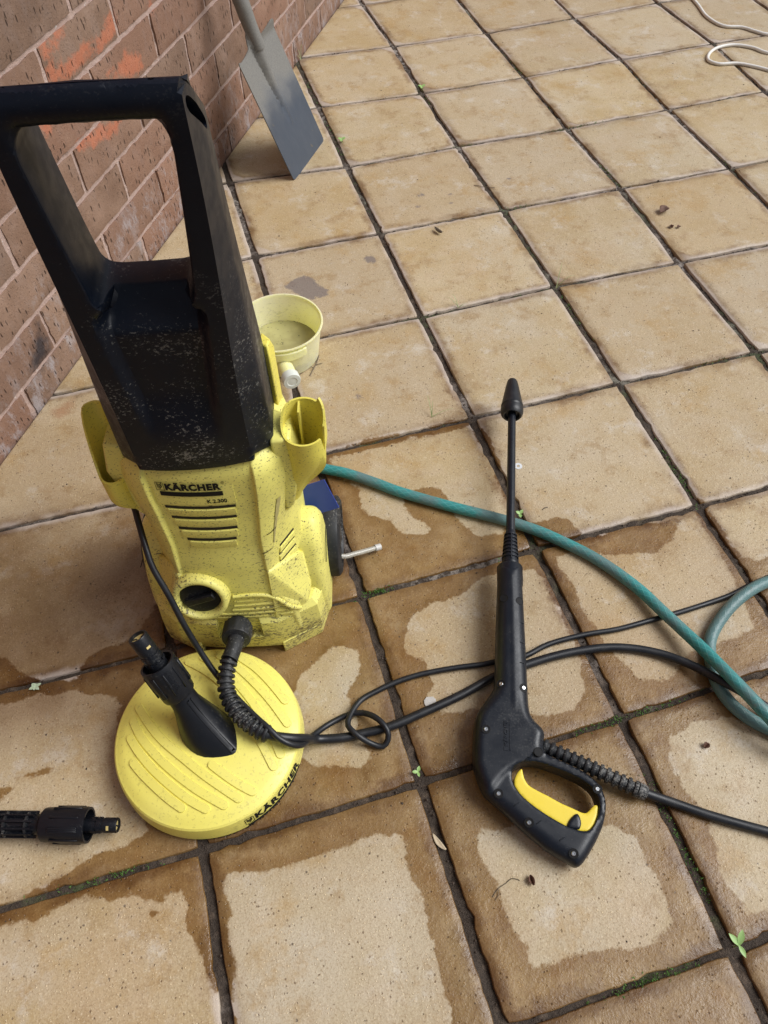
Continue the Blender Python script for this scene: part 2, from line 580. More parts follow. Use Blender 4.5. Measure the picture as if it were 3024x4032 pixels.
def mat_brick():
    g = NT('brick_clay'); O = g.tc.outputs['Object']; rnd = g.rand()
    P = g.geo.outputs['Position']
    off = g.t.nodes.new('ShaderNodeCombineXYZ')
    for i, k in enumerate((53.0, 17.0, 29.0)): g.put(off.inputs[i], g.math('MULTIPLY', rnd, k))
    Q = g.vadd(O, off.outputs[0])
    c = g.mix(g.ramp(g.noise(Q, 8, 4), .36, .64), (.205, .125, .085), (.295, .190, .135))
    r2 = g.math('FRACT', g.math('MULTIPLY', rnd, 5.77))
    c = g.mix(g.ramp(r2, 0, 1, 0, .65, False), c, (.150, .098, .072))
    c = g.mix(g.ramp(g.math('FRACT', g.math('MULTIPLY', rnd, 17.3)), .3, 1, 0, .5, False), c, (.31, .155, .10))
    c = g.mix(g.ramp(g.noise(Q, 22, 4, .65), .5, .75, 0, .45), c, (.34, .225, .165))
    sal = g.attr('salmon').outputs['Fac']
    nz = g.math('MULTIPLY', g.math('SUBTRACT', g.noise(Q, 40, 5, .7), .5), .05)
    sf = g.ramp(g.math('ADD', sal, nz), -.010, .004)
    c = g.mix(g.math('MULTIPLY', sf, .9), c, g.mix(g.noise(Q, 70, 3), (.40, .125, .065), (.50, .20, .115)))
    lim = g.attr('lime').outputs['Fac']
    lf = g.math('MULTIPLY', lim, g.ramp(g.noise(g.mapping(Q, (1, 1, .5)), 32, 6, .75), .47, .66))
    c = g.mix(g.math('MULTIPLY', lf, .62), c, (.42, .40, .42))
    soot = g.attr('soot').outputs['Fac']
    c = g.mix(g.math('MULTIPLY', g.ramp(g.math('ADD', soot, nz), -.01, .02), .88), c, (.028, .026, .032))
    # dragged pits
    st = g.mapping(Q, (2.1, 2.1, .62))
    v = g.vor(st, 72); sr = g.xyz(v.outputs['Color'])
    pit = g.math('MULTIPLY', g.ramp(g.math('ADD', v.outputs['Distance'], g.math('MULTIPLY', g.math('SUBTRACT', g.noise(st, 160, 2), .5), .5)), .12, .30, 1, 0), g.ramp(sr[0], .50, .52))
    v2 = g.vor(g.mapping(Q, (2.6, 2.6, 1.0), (3, 5, 7)), 190); sr2 = g.xyz(v2.outputs['Color'])
    pit2 = g.math('MULTIPLY', g.ramp(v2.outputs['Distance'], .14, .28, 1, 0), g.ramp(sr2[1], .72, .74))
    pit = g.math('MAXIMUM', pit, g.math('MULTIPLY', pit2, .7))
    c = g.mix(g.math('MULTIPLY', pit, .82), c, (.040, .022, .015))
    h = g.math('SUBTRACT', g.math('MULTIPLY', g.noise(Q, 220, 4, .7), .5), g.math('MULTIPLY', pit, 1.1))
    g.set(Base_Color=c, Roughness=.8, Normal=g.bump(h, .75, .004))
    g.b.inputs['Specular IOR Level'].default_value = .3
    return g.m

def mat_mortar():
    g = NT('mortar'); P = g.geo.outputs['Position']
    c = g.mix(g.noise(P, 35, 5, .7), (.38, .255, .21), (.54, .41, .36))
    c = g.mix(g.ramp(g.noise(P, 95, 4, .7), .60, .70), c, (.62, .56, .53))
    c = g.mix(g.ramp(g.noise(P, 14, 3), .60, .75, 0, .55), c, (.26, .18, .145))
    g.set(Base_Color=c, Roughness=.9, Normal=g.bump(g.math('ADD', g.noise(P, 260, 4, .7), g.noise(P, 60, 3)), .7, .004))
    return g.m

def mat_plastic(name, col, rough=.4, dirt=0.0, dirtcol=(.05, .035, .02), scuff=0.0, spec=.5, fade=None, scale=1.0, dz=None, film=0.0):
    g = NT(name); P = g.tc.outputs['Object']
    c = g.mix(g.ramp(g.noise(P, 9, 3), .35, .7, 0, .5), col, fade or tuple(min(1, x * 1.06) for x in col))
    hgt = None
    if dirt:
        s1 = g.noise(g.mapping(P, (1, 1, 2.4)), 150 * scale, 5, .72)
        s2 = g.noise(g.mapping(P, (1, 1, 1.7), (4, 2, 9)), 330 * scale, 3, .6)
        s3 = g.noise(P, 11, 3, .6)
        if dz is not None:
            zz = g.xyz(P)[2]
            low = g.ramp(zz, dz[0], dz[1], dz[2], 0.0)
            s3 = g.math('ADD', s3, low)
        th = g.math('SUBTRACT', s1, g.math('MULTIPLY', g.math('SUBTRACT', .66, s3), .55))
        f = g.math('MAXIMUM', g.ramp(th, .555, .60), g.math('MULTIPLY', g.ramp(s2, .605, .65), .85))
        c = g.mix(g.math('MULTIPLY', f, dirt), c, dirtcol)
        c = g.mix(g.math('MULTIPLY', g.ramp(g.math('ADD', s3, g.math('MULTIPLY', g.math('SUBTRACT', g.noise(P, 40, 4, .7), .5), .5)), .40, .85), .30 * dirt), c, (.46, .40, .19))
        hgt = f
    if scuff:
        v = g.noise(g.mapping(P, (1, 1, 1.5)), 330 * scale, 4, .75)
        m = g.noise(P, 14, 3, .6)
        sc = g.ramp(g.math('ADD', v, g.math('MULTIPLY', g.math('SUBTRACT', m, .5), .55)), .60, .66)
        zz = g.xyz(P)[2]
        if dz is not None: sc = g.math('MULTIPLY', sc, g.ramp(zz, dz[0], dz[1], 1.0, dz[2]))
        c = g.mix(g.math('MULTIPLY', sc, scuff), c, (.32, .31, .28))
    if film:
        c = g.mix(g.ramp(g.noise(P, 30, 5, .7), .45, .75, 0, film), c, (.17, .16, .145))
    g.set(Base_Color=c, Roughness=g.math('ADD', rough, g.ramp(g.noise(P, 60, 3), .3, .7, -.05, .08)))
    b = g.bump(g.noise(P, 900 * scale, 2), .10, .0006)
    if hgt is not None: b = g.bump(hgt, .25, .0008, b)
    g.set(Normal=b)
    g.b.inputs['Specular IOR Level'].default_value = spec
    return g.m

def mat_hose():
    g = NT('green_hose'); uv = g.tc.outputs['UV']
    u = g.xyz(uv)
    a = g.math('MULTIPLY', u[0], 2 * math.pi); L = u[1]
    ph = g.math('ADD', g.math('MULTIPLY', u[0], 7.0), g.math('MULTIPLY', L, 62.0))
    pm = g.math('SUBTRACT', g.math('MULTIPLY', u[0], 7.0), g.math('MULTIPLY', L, 62.0))
    w1 = g.math('PINGPONG', ph, .5); w2 = g.math('PINGPONG', pm, .5)
    net = g.math('MINIMUM', w1, w2)
    th = g.ramp(net, .05, .12, 1, 0)
    P = g.geo.outputs['Position']
    c = g.mix(g.noise(P, 24, 3), (.018, .185, .175), (.045, .28, .28))
    c = g.mix(g.math('MULTIPLY', th, .55), c, (.09, .38, .37))
    gr = g.noise(P, 13, 4, .65)
    old = g.attr('old').outputs['Fac']
    c = g.mix(g.math('MAXIMUM', g.ramp(gr, .38, .60, 0, .78), g.math('MULTIPLY', old, .72)), c, (.125, .175, .175))
    c = g.mix(g.ramp(g.noise(P, 90, 4, .7), .55, .75, 0, .5), c, (.22, .20, .16))
    g.set(Base_Color=c, Roughness=.42, Normal=g.bump(th, .25, .001))
    return g.m

def mat_steel():
    g = NT('worn_steel'); P = g.tc.outputs['Object']
    z = g.xyz(P)[2]
    f = g.ramp(g.math('ADD', z, g.math('MULTIPLY', g.math('SUBTRACT', g.noise(P, 16, 4), .5), .10)), .10, .20)
    cl = g.mix(g.noise(g.mapping(P, (1, 1, .3)), 60, 4, .7), (.075, .095, .130), (.115, .135, .170))
    dusty = g.mix(g.noise(P, 330, 4, .8), (.085, .083, .078), (.30, .29, .265))
    c = g.mix(f, cl, dusty)
    c = g.mix(g.ramp(g.noise(P, 24, 3), .68, .74, 0, .6), c, (.25, .20, .12))
    g.set(Base_Color=c, Metallic=g.ramp(f, 0, 1, .55, .15), Roughness=g.ramp(f, 0, 1, .38, .65), Normal=g.bump(g.noise(P, 300, 4), .25, .001))
    return g.m

def mat_simple(name, col, rough=.5, metal=0.0, col2=None, scale=60, spec=.5, alpha=None, trans=0.0):
    g = NT(name); P = g.tc.outputs['Object']
    c = g.mix(g.noise(P, scale, 3), col, col2 or tuple(x * .8 for x in col))
    g.set(Base_Color=c, Roughness=rough, Metallic=metal)
    g.b.inputs['Specular IOR Level'].default_value = spec
    if trans: g.b.inputs['Transmission Weight'].default_value = trans
    return g.m

# ------------------------------------------------------------------ survey of the place (metres)
NODES = {(2, -3): (0.5929, 0.8964), (2, -2): (0.6011, 0.5877), (2, -1): (0.5948, 0.2903), (2, 0): (0.5953, -0.0011), (2, 1): (0.6015, -0.2961), (2, 2): (0.6022, -0.5914), (1, 0): (0.298, -0.0052), (1, 1): (0.2983, -0.2975), (1, 2): (0.2983, -0.5987), (3, -2): (0.8961, 0.5829), (3, -1): (0.8994, 0.2883), (3, 0): (0.8978, -0.006), (3, 1): (0.9061, -0.2979), (3, 2): (0.8981, -0.5994), (4, -2): (1.1947, 0.5904), (4, -1): (1.2074, 0.2998), (4, 0): (1.1976, 0.0002), (4, 1): (1.2031, -0.3021), (5, -2): (1.4954, 0.6123), (5, -1): (1.5138, 0.305), (5, 0): (1.4986, 0.0081), (1, 3): (0.3003, -0.8973), (2, 3): (0.6012, -0.8963), (2, 4): (0.5969, -1.2009), (1, 4): (0.3001, -1.1995), (0, 4): (0.0012, -1.2011), (1, 5): (0.3018, -1.5006), (0, 5): (-0.0005, -1.5031), (1, 6): (0.2969, -1.7995), (-1, 5): (-0.2979, -1.5015), (0, 1): (0.005, -0.2949), (0, 0): (0.0032, 0.0176), (1, -1): (0.3006, 0.3048)}
WET_ZONE = [(-0.5523, -1.1362), (-0.5069, -1.1902), (-0.4418, -1.2166), (-0.4345, -1.1923), (-0.4248, -1.1784), (-0.3796, -1.1715), (-0.3424, -1.1619), (-0.3241, -1.1351), (-0.3161, -1.1192), (0.0036, -0.9147), (0.0179, -0.8987), (0.047, -0.8974), (0.0969, -0.8884), (0.1802, -0.8965), (0.2926, -0.8878), (0.3108, -0.9277), (0.3113, -1.0098), (0.3, -1.1216), (0.3068, -1.1478), (0.345, -1.1536), (0.3776, -1.1606), (0.38, -1.194), (0.4088, -1.2028), (0.4697, -1.2039), (0.551, -1.2169), (0.5896, -1.2046), (0.6139, -1.1811), (0.6104, -1.2589), (0.6116, -1.308), (0.6331, -1.323), (0.7632, -1.3461), (1.2, -2.6), (-1.4, -2.6)]
DRY_PATCHES = [[(0.0503, -1.5785), (0.0438, -1.6262), (0.0525, -1.6526), (0.0482, -1.6777), (0.0571, -1.706), (0.0611, -1.7228), (0.0584, -1.7464), (0.0761, -1.7471), (0.1091, -1.7464), (0.1452, -1.7557), (0.1684, -1.7611), (0.2066, -1.7664), (0.2197, -1.7594), (0.238, -1.7571), (0.2467, -1.7517), (0.245, -1.7303), (0.2522, -1.6991), (0.2446, -1.6762), (0.2437, -1.6512), (0.2292, -1.6324), (0.2097, -1.6229), (0.1521, -1.6092)], [(-0.1396, -1.5519), (-0.1824, -1.5539), (-0.2212, -1.5521), (-0.2458, -1.5459), (-0.2707, -1.5409), (-0.2761, -1.5502), (-0.2752, -1.5812), (-0.2834, -1.5994), (-0.2816, -1.6245), (-0.283, -1.6394), (-0.2899, -1.665), (-0.2893, -1.7013), (-0.294, -1.7337), (-0.0565, -1.8002), (-0.05, -1.7728), (-0.0474, -1.7557), (-0.048, -1.7175), (-0.048, -1.6807), (-0.0399, -1.6512), (-0.0451, -1.6165), (-0.048, -1.5846), (-0.0416, -1.5581), (-0.0934, -1.5461), (-0.1111, -1.5551)], [(-0.6233, -1.5155), (-0.5528, -1.5163), (-0.505, -1.5215), (-0.4684, -1.5162), (-0.4439, -1.5165), (-0.4173, -1.5245), (-0.3666, -1.5385), (-0.3772, -1.5667), (-0.3611, -1.5554), (-0.3363, -1.5369), (-0.3294, -1.5603), (-0.3267, -1.5932), (-0.3192, -1.6242), (-0.32, -1.6454), (-0.3119, -1.6542), (-0.3061, -1.6622), (-0.3048, -1.6967), (-0.3112, -1.7475), (-0.6182, -1.656)], [(-0.6342, -1.2188), (-0.5513, -1.2222), (-0.5091, -1.2192), (-0.4442, -1.2325), (-0.3943, -1.2556), (-0.3833, -1.2605), (-0.3923, -1.3283), (-0.3837, -1.3827), (-0.3673, -1.4314), (-0.3651, -1.4584), (-0.392, -1.4683), (-0.4406, -1.4688), (-0.4714, -1.4794), (-0.4991, -1.4904), (-0.5527, -1.4933), (-0.6239, -1.4996), (-0.6283, -1.3791), (-0.552, -1.3595), (-0.5204, -1.347), (-0.4828, -1.3358), (-0.5201, -1.3331), (-0.5519, -1.3431), (-0.6293, -1.3524)], [(0.0216, -0.9148), (0.2916, -0.913), (0.2925, -1.0306), (0.2844, -1.1349), (0.2536, -1.1552), (0.2181, -1.1442), (0.1991, -1.1147), (0.1928, -1.0763), (0.1955, -1.0395), (0.1659, -1.0208), (0.1287, -1.0253), (0.1133, -1.058), (0.1407, -1.0968), (0.1424, -1.121), (0.0979, -1.1073), (0.0838, -1.0733), (0.0478, -1.044), (0.0538, -0.9958), (0.0267, -0.9551)], [(0.0486, -1.2857), (0.0594, -1.259), (0.1019, -1.2412), (0.1515, -1.2459), (0.1876, -1.225), (0.2276, -1.2209), (0.2845, -1.2355), (0.2881, -1.2718), (0.2886, -1.324), (0.2855, -1.3964), (0.2687, -1.4465), (0.2407, -1.4689), (0.2067, -1.4672), (0.1686, -1.4557), (0.1042, -1.4231), (0.0617, -1.4233), (0.0415, -1.3953), (0.0613, -1.3745), (0.0621, -1.3332), (0.0375, -1.3209)], [(0.3704, -1.2199), (0.3938, -1.2441), (0.4496, -1.2527), (0.4801, -1.2621), (0.5199, -1.2543), (0.5431, -1.2264), (0.5822, -1.2175), (0.584, -1.2683), (0.5736, -1.3697), (0.5595, -1.4316), (0.4553, -1.4386), (0.3874, -1.4691), (0.3466, -1.4521), (0.3452, -1.4193), (0.3315, -1.3914), (0.3258, -1.3353), (0.3242, -1.2559), (0.32, -1.2214)], [(0.3505, -1.5448), (0.3964, -1.5335), (0.5001, -1.5607), (0.6934, -1.5757), (0.5253, -1.7946), (0.362, -1.7751), (0.3344, -1.77), (0.333, -1.7468), (0.3282, -1.7219), (0.3389, -1.6905), (0.3501, -1.6505), (0.3364, -1.6163), (0.3388, -1.5739)], [(-0.0615, -1.3419), (-0.0297, -1.3195), (-0.0332, -1.2853), (-0.0645, -1.271), (-0.1144, -1.2984), (-0.1495, -1.342), (-0.1644, -1.4095), (-0.1316, -1.4397), (-0.0688, -1.4586), (-0.0553, -1.4466), (-0.0668, -1.4226), (-0.062, -1.3902)]]
GREY_STAINS = [[(0.0449, -0.417), (0.0682, -0.3982), (0.0914, -0.3923), (0.111, -0.4029), (0.1194, -0.4362), (0.1366, -0.4545), (0.1281, -0.4773), (0.1047, -0.4742), (0.0874, -0.4792), (0.0674, -0.4498)], [(0.1037, -0.7754), (0.1144, -0.7719), (0.123, -0.7848), (0.1119, -0.7897)], [(0.2368, -0.3704), (0.2535, -0.3657), (0.2651, -0.3893), (0.2527, -0.4002), (0.2352, -0.3868)], [(0.4227, -0.1739), (0.4395, -0.1698), (0.4463, -0.1837), (0.4271, -0.1869)], [(0.4061, -0.2169), (0.418, -0.215), (0.4242, -0.2261), (0.4106, -0.2274)], [(0.4943, -0.1968), (0.5057, -0.1934), (0.513, -0.2051), (0.5005, -0.208)], [(0.4852, -0.2285), (0.4961, -0.2262), (0.5, -0.2378), (0.4874, -0.2394)], [(0.6569, -0.1749), (0.6663, -0.1706), (0.6723, -0.1799), (0.6605, -0.1833)], [(0.3881, -1.4253), (0.3941, -1.4271), (0.3878, -1.4346), (0.3844, -1.4322)], [(0.396, -1.4534), (0.4023, -1.4544), (0.3981, -1.4596), (0.3942, -1.4584)]]
RUST_STAINS = [[(-0.4519, -0.6451), (-0.4293, -0.6359), (-0.4174, -0.6233), (-0.4142, -0.6325), (-0.4268, -0.6582), (-0.4417, -0.6642)]]
WHITE_SPOT = [(0.0401, -1.3929), (0.0457, -1.3889), (0.0557, -1.391), (0.058, -1.397), (0.0547, -1.4039), (0.0423, -1.4054), (0.039, -1.4001)]
GUN_O = [0.2292, -1.2434, 0.043]
GUN_AX = [0.34914, 0.93546, 0.05492]
GUN_RT = [0.93688, -0.34966, 0.0]
GUN_UP = [-0.0192, -0.05145, 0.99849]
G_OUT = [(-0.0181, -0.0011), (-0.0205, -0.0523), (-0.0228, -0.1051), (-0.0245, -0.1554), (-0.0256, -0.1939), (-0.0302, -0.2036), (-0.0416, -0.2206), (-0.0494, -0.2325), (-0.0538, -0.2441), (-0.0553, -0.262), (-0.0565, -0.2839), (-0.0558, -0.3053), (-0.0514, -0.3197), (-0.0461, -0.3338), (-0.0408, -0.3437), (-0.0366, -0.3465), (-0.021, -0.3585), (0.0074, -0.3823), (0.0352, -0.4034), (0.0548, -0.4135), (0.0685, -0.42), (0.0742, -0.4233), (0.0816, -0.4173), (0.0905, -0.4055), (0.1008, -0.3897), (0.1092, -0.3738), (0.1141, -0.3579), (0.1163, -0.3458), (0.1151, -0.3358), (0.1129, -0.3299), (0.112, -0.3238), (0.1085, -0.32), (0.0996, -0.3123), (0.0885, -0.3046), (0.072, -0.2973), (0.0552, -0.2909), (0.0415, -0.2853), (0.038, -0.2813), (0.0377, -0.2737), (0.0395, -0.2671), (0.0417, -0.2582), (0.0408, -0.2538), (0.0345, -0.2465), (0.0313, -0.2444), (0.026, -0.2391), (0.0223, -0.2315), (0.0207, -0.219), (0.0202, -0.1911), (0.02, -0.1649), (0.0195, -0.128), (0.0187, -0.0766), (0.018, -0.0365), (0.0181, 0.0011)]
G_HOLE = [(0.0058, -0.3008), (-0.004, -0.3077), (-0.0063, -0.3183), (-0.0034, -0.3304), (0.0077, -0.3439), (0.0239, -0.3558), (0.044, -0.3674), (0.064, -0.3768), (0.084, -0.3813), (0.0934, -0.3778), (0.1003, -0.3677), (0.1056, -0.3516), (0.1056, -0.3397), (0.1021, -0.3308), (0.0974, -0.3251), (0.0864, -0.3176), (0.0701, -0.3103), (0.0514, -0.3042), (0.0346, -0.299), (0.0219, -0.2973)]
G_TRIG = [(0.0083, -0.3062), (0.0018, -0.3125), (-0.0023, -0.321), (-0.0029, -0.3292), (0.0032, -0.339), (0.0153, -0.3502), (0.0314, -0.3611), (0.0473, -0.3698), (0.0612, -0.3767), (0.0711, -0.3799), (0.0812, -0.3804), (0.0893, -0.3803), (0.097, -0.3725), (0.103, -0.3604), (0.1051, -0.3475), (0.1, -0.3468), (0.0944, -0.3531), (0.0889, -0.3584), (0.0828, -0.3578), (0.0728, -0.3535), (0.0567, -0.3476), (0.0406, -0.3396), (0.0263, -0.3335), (0.016, -0.328), (0.011, -0.3202), (0.0092, -0.312)]
G_SCREW = [(-0.0183, -0.1945), (0.0128, -0.1984), (-0.0399, -0.2602), (0.0294, -0.2861), (-0.0236, -0.342), (0.0146, -0.3749), (0.0686, -0.408), (0.1043, -0.3282), (-0.0116, -0.0622), (0.011, -0.0648)]
G_TICK = [(0.0138, -0.0988), (0.0129, -0.1304), (0.012, -0.1615), (-0.0009, -0.354), (0.0271, -0.3738), (0.0551, -0.3921)]
G_BTN = [(0.062, -0.3773), (0.065, -0.3694), (0.0715, -0.3622), (0.0773, -0.3585), (0.0805, -0.3646), (0.0814, -0.3722), (0.0785, -0.3792), (0.0704, -0.3787)]
G_TXT = [(-0.0191, -0.2902), (-0.0184, -0.2414), (-0.0128, -0.2908), (-0.0118, -0.241)]
G_CREASE = [(-0.0479, -0.3602), (-0.0376, -0.3457), (-0.0313, -0.3353), (-0.0207, -0.3204), (-0.01, -0.3105), (0.0039, -0.3023)]
G_COIL = [(0.0411, -0.2714), (0.1535, -0.3212)]
G_WAND = [(0.0118, 0.3862), (-0.0077, 0.3181), (0.0304, 0.3201), (0.0099, 0.3028), (0.0024, 0.0579), (-0.0125, 0.0042), (0.0143, 0.0058)]
HOSE_A = [(-0.0032, -0.9361, 0.012), (0.0403, -0.9639, 0.012), (0.0818, -0.996, 0.0095), (0.1136, -1.0249, 0.0095), (0.1539, -1.0561, 0.0095), (0.198, -1.0882, 0.0095), (0.238, -1.1156, 0.0095), (0.277, -1.1437, 0.0095), (0.3141, -1.1745, 0.0095), (0.3445, -1.207, 0.0095), (0.3732, -1.2412, 0.0095), (0.3979, -1.2807, 0.0105), (0.4184, -1.3247, 0.013), (0.4311, -1.3698, 0.018), (0.4425, -1.407, 0.021), (0.4523, -1.4496, 0.029), (0.46, -1.4979, 0.04), (0.4778, -1.5659, 0.042), (0.497, -1.6118, 0.03)]
HOSE_B = [(0.6678, -1.3724, 0.0095), (0.6172, -1.3698, 0.013), (0.5751, -1.3785, 0.0185), (0.5316, -1.395, 0.017), (0.4974, -1.416, 0.011), (0.477, -1.4356, 0.0095), (0.4625, -1.4642, 0.0095), (0.4539, -1.498, 0.0095), (0.4574, -1.5298, 0.0095), (0.4715, -1.5576, 0.0095), (0.4867, -1.5748, 0.0095), (0.5088, -1.596, 0.0095)]
HP_A = [(-0.1227, -1.4089, 0.016), (-0.0847, -1.4154, 0.009), (-0.0608, -1.4165, 0.007), (-0.0204, -1.4183, 0.007), (0.0357, -1.4119, 0.007), (0.0938, -1.4033, 0.007), (0.1503, -1.3913, 0.007), (0.205, -1.3872, 0.007), (0.2499, -1.3868, 0.007), (0.2935, -1.3906, 0.007), (0.3353, -1.3986, 0.007), (0.3737, -1.4137, 0.007), (0.4074, -1.4357, 0.009), (0.4345, -1.4654, 0.015), (0.4508, -1.4938, 0.024), (0.465, -1.5133, 0.0265), (0.4811, -1.5324, 0.024), (0.4982, -1.551, 0.018)]
HP_B = [(0.2733, -1.6011, 0.016), (0.283, -1.6077, 0.013), (0.3142, -1.6288, 0.008), (0.3435, -1.6504, 0.007), (0.3729, -1.6702, 0.007), (0.4109, -1.6943, 0.007)]
CORD_A = [(-0.1251, -1.4046, 0.022), (-0.0985, -1.3899, 0.008), (-0.0684, -1.3844, 0.0065), (-0.049, -1.3895, 0.01), (-0.0331, -1.4064, 0.019), (-0.0244, -1.4254, 0.018), (-0.0266, -1.4363, 0.01), (-0.0357, -1.4422, 0.0055), (-0.0497, -1.4347, 0.008), (-0.0657, -1.4213, 0.0185), (-0.075, -1.4034, 0.017), (-0.0699, -1.3912, 0.014), (-0.0475, -1.3688, 0.006), (-0.0201, -1.361, 0.0045), (0.0068, -1.3565, 0.0045), (0.0418, -1.3549, 0.0045), (0.0757, -1.3573, 0.0045), (0.1092, -1.3615, 0.0045), (0.1424, -1.367, 0.0045), (0.1683, -1.3688, 0.0045)]
CORD_B = [(0.1767, -1.3702, 0.0045), (0.2071, -1.3724, 0.0045), (0.2463, -1.3653, 0.0045), (0.3055, -1.3663, 0.0045), (0.3582, -1.3726, 0.0045), (0.4189, -1.3737, 0.0045), (0.4617, -1.3742, 0.0045), (0.5157, -1.3728, 0.0045), (0.5513, -1.3708, 0.0045), (0.5956, -1.3633, 0.0045), (0.6275, -1.3597, 0.0045), (0.6764, -1.3557, 0.0045)]
WHITE_CABLE = [(1.6271, 0.6636, 0.004), (1.6124, 0.6041, 0.004), (1.6022, 0.545, 0.004), (1.5853, 0.46, 0.004), (1.5995, 0.3912, 0.004), (1.6478, 0.3657, 0.004), (1.6708, 0.3297, 0.004), (1.6958, 0.299, 0.004), (1.85, 0.28, 0.004), (1.9, 0.2, 0.004), (1.8, 0.16, 0.004), (1.6288, 0.1951, 0.004), (1.6043, 0.2384, 0.004), (1.5621, 0.2701, 0.004), (1.509, 0.2698, 0.004), (1.4617, 0.2413, 0.004), (1.4405, 0.2052, 0.004), (1.4555, 0.1799, 0.004), (1.5073, 0.1663, 0.004), (1.5414, 0.1383, 0.004), (1.5701, 0.1039, 0.004), (1.5954, 0.0629, 0.004)]
COIL_TOP = [(-0.2099, -1.2982, 0.1), (-0.2179, -1.314, 0.094), (-0.2223, -1.3361, 0.085), (-0.2134, -1.3677, 0.079), (-0.1942, -1.3937, 0.075), (-0.1806, -1.405, 0.071), (-0.1547, -1.4132, 0.06), (-0.1356, -1.4125, 0.04)]
CORD_TOP = [(-0.2744, -1.1729, 0.2377), (-0.2723, -1.1983, 0.2174), (-0.2629, -1.2257, 0.1857), (-0.254, -1.255, 0.1387), (-0.2442, -1.2783, 0.0996), (-0.2331, -1.3023, 0.078), (-0.2327, -1.3018, 0.072), (-0.2115, -1.3459, 0.079), (-0.1927, -1.3783, 0.079), (-0.1784, -1.4004, 0.08), (-0.168, -1.4153, 0.074), (-0.1563, -1.4234, 0.066), (-0.1434, -1.4228, 0.05)]
SALMON = [[(-0.4482, 0.4592), (-0.4299, 0.4467), (-0.3954, 0.4429), (-0.3661, 0.4439), (-0.3349, 0.4466), (-0.2916, 0.4357), (-0.2602, 0.4438), (-0.2489, 0.4531), (-0.2252, 0.4485), (-0.2223, 0.4359), (-0.235, 0.4245), (-0.2869, 0.4268), (-0.3367, 0.4291), (-0.3793, 0.4245), (-0.4087, 0.4237), (-0.4555, 0.4425)], [(-0.4507, 0.4924), (-0.4202, 0.4861), (-0.3911, 0.4892), (-0.3721, 0.4902), (-0.3827, 0.4816), (-0.4156, 0.48), (-0.446, 0.4809)], [(-0.2903, 0.3804), (-0.2521, 0.3709), (-0.2277, 0.3828), (-0.1898, 0.3692), (-0.1758, 0.3427), (-0.2023, 0.3387), (-0.2456, 0.3542), (-0.2976, 0.3774)], [(-0.4491, 0.3217), (-0.4202, 0.3193), (-0.3905, 0.3168), (-0.3339, 0.3037), (-0.3, 0.2946), (-0.3121, 0.2845), (-0.373, 0.2944), (-0.428, 0.3077), (-0.4474, 0.3168)], [(-0.5229, 0.4041), (-0.4994, 0.3935), (-0.5116, 0.3795), (-0.5231, 0.3854)], [(-0.0996, 0.4199), (-0.0771, 0.4165), (-0.0904, 0.4042)]]
SOOT = [[(-0.7218, 0.1409), (-0.714, 0.0875), (-0.7258, 0.0652), (-0.7665, 0.0524), (-0.7941, 0.0673), (-0.775, 0.0986), (-0.7495, 0.1182)]]
LIME = [[(-0.2109, 0.1348), (-0.1557, 0.1544), (-0.1689, 0.0791), (-0.2167, 0.0755)], [(-0.4588, 0.1164), (-0.3915, 0.1329), (-0.3162, 0.1261), (-0.259, 0.1169), (-0.2803, 0.0987), (-0.3935, 0.0982), (-0.4576, 0.0736)], [(-0.7153, 0.1753), (-0.6714, 0.1848), (-0.6683, 0.168), (-0.708, 0.1548)], [(0.1718, 0.1626), (0.2275, 0.1579), (0.2338, 0.1243), (0.1779, 0.1241)]]
CLEAR_TUBE = [(-0.0142, -1.1383, 0.03), (0.0099, -1.1349, 0.022), (0.048, -1.1277, 0.012)]
# ------------------------------------------------------------------ patio
M_TILE = mat_tile(); M_SOIL = mat_soil(); M_MOSS = mat_moss(); M_BRICK = mat_brick(); M_MORTAR = mat_mortar()
T = 0.30
WP = Vector((-0.0382, 0.0513, 0)); WN = Vector((0.8419, -0.5396, 0)); WD = Vector((0.5396, 0.8419, 0))
def wall_pt(s, off, z): return WP + WD * s + WN * off + Vector((0, 0, z))
def node(i, j):
    if (i, j) in NODES: return Vector(NODES[(i, j)])
    return Vector((i * T + .003 * math.sin(i * 7.1 + j * 3.3), -j * T + .003 * math.sin(i * 2.7 - j * 5.9)))

# earth under everything
bm = bmesh.new()
s_ = 40
bm.faces.new([bm.verts.new(p) for p in ((-s_, -s_, -.014), (s_, -s_, -.014), (s_, s_, -.014), (-s_, s_, -.014))])
tag(obj('ground', bm, M_SOIL), kind='structure')
patio = bpy.data.objects.new('patio', None); COL.objects.link(patio); tag(patio, kind='structure')

def wetness(x, y):
    z = poly_sdf((x, y), WET_ZONE)
    if z < -.06: return -.06
    d = max(poly_sdf((x, y), p) for p in DRY_PATCHES)
    return max(-.06, min(.06, min(z, -d)))
def stain(x, y, polys):
    return max(max(poly_sdf((x, y), p) for p in polys), -.05)
GB = [(min(a[0] for a in p) - .05, max(a[0] for a in p) + .05, min(a[1] for a in p) - .05, max(a[1] for a in p) + .05) for p in GREY_STAINS + RUST_STAINS]

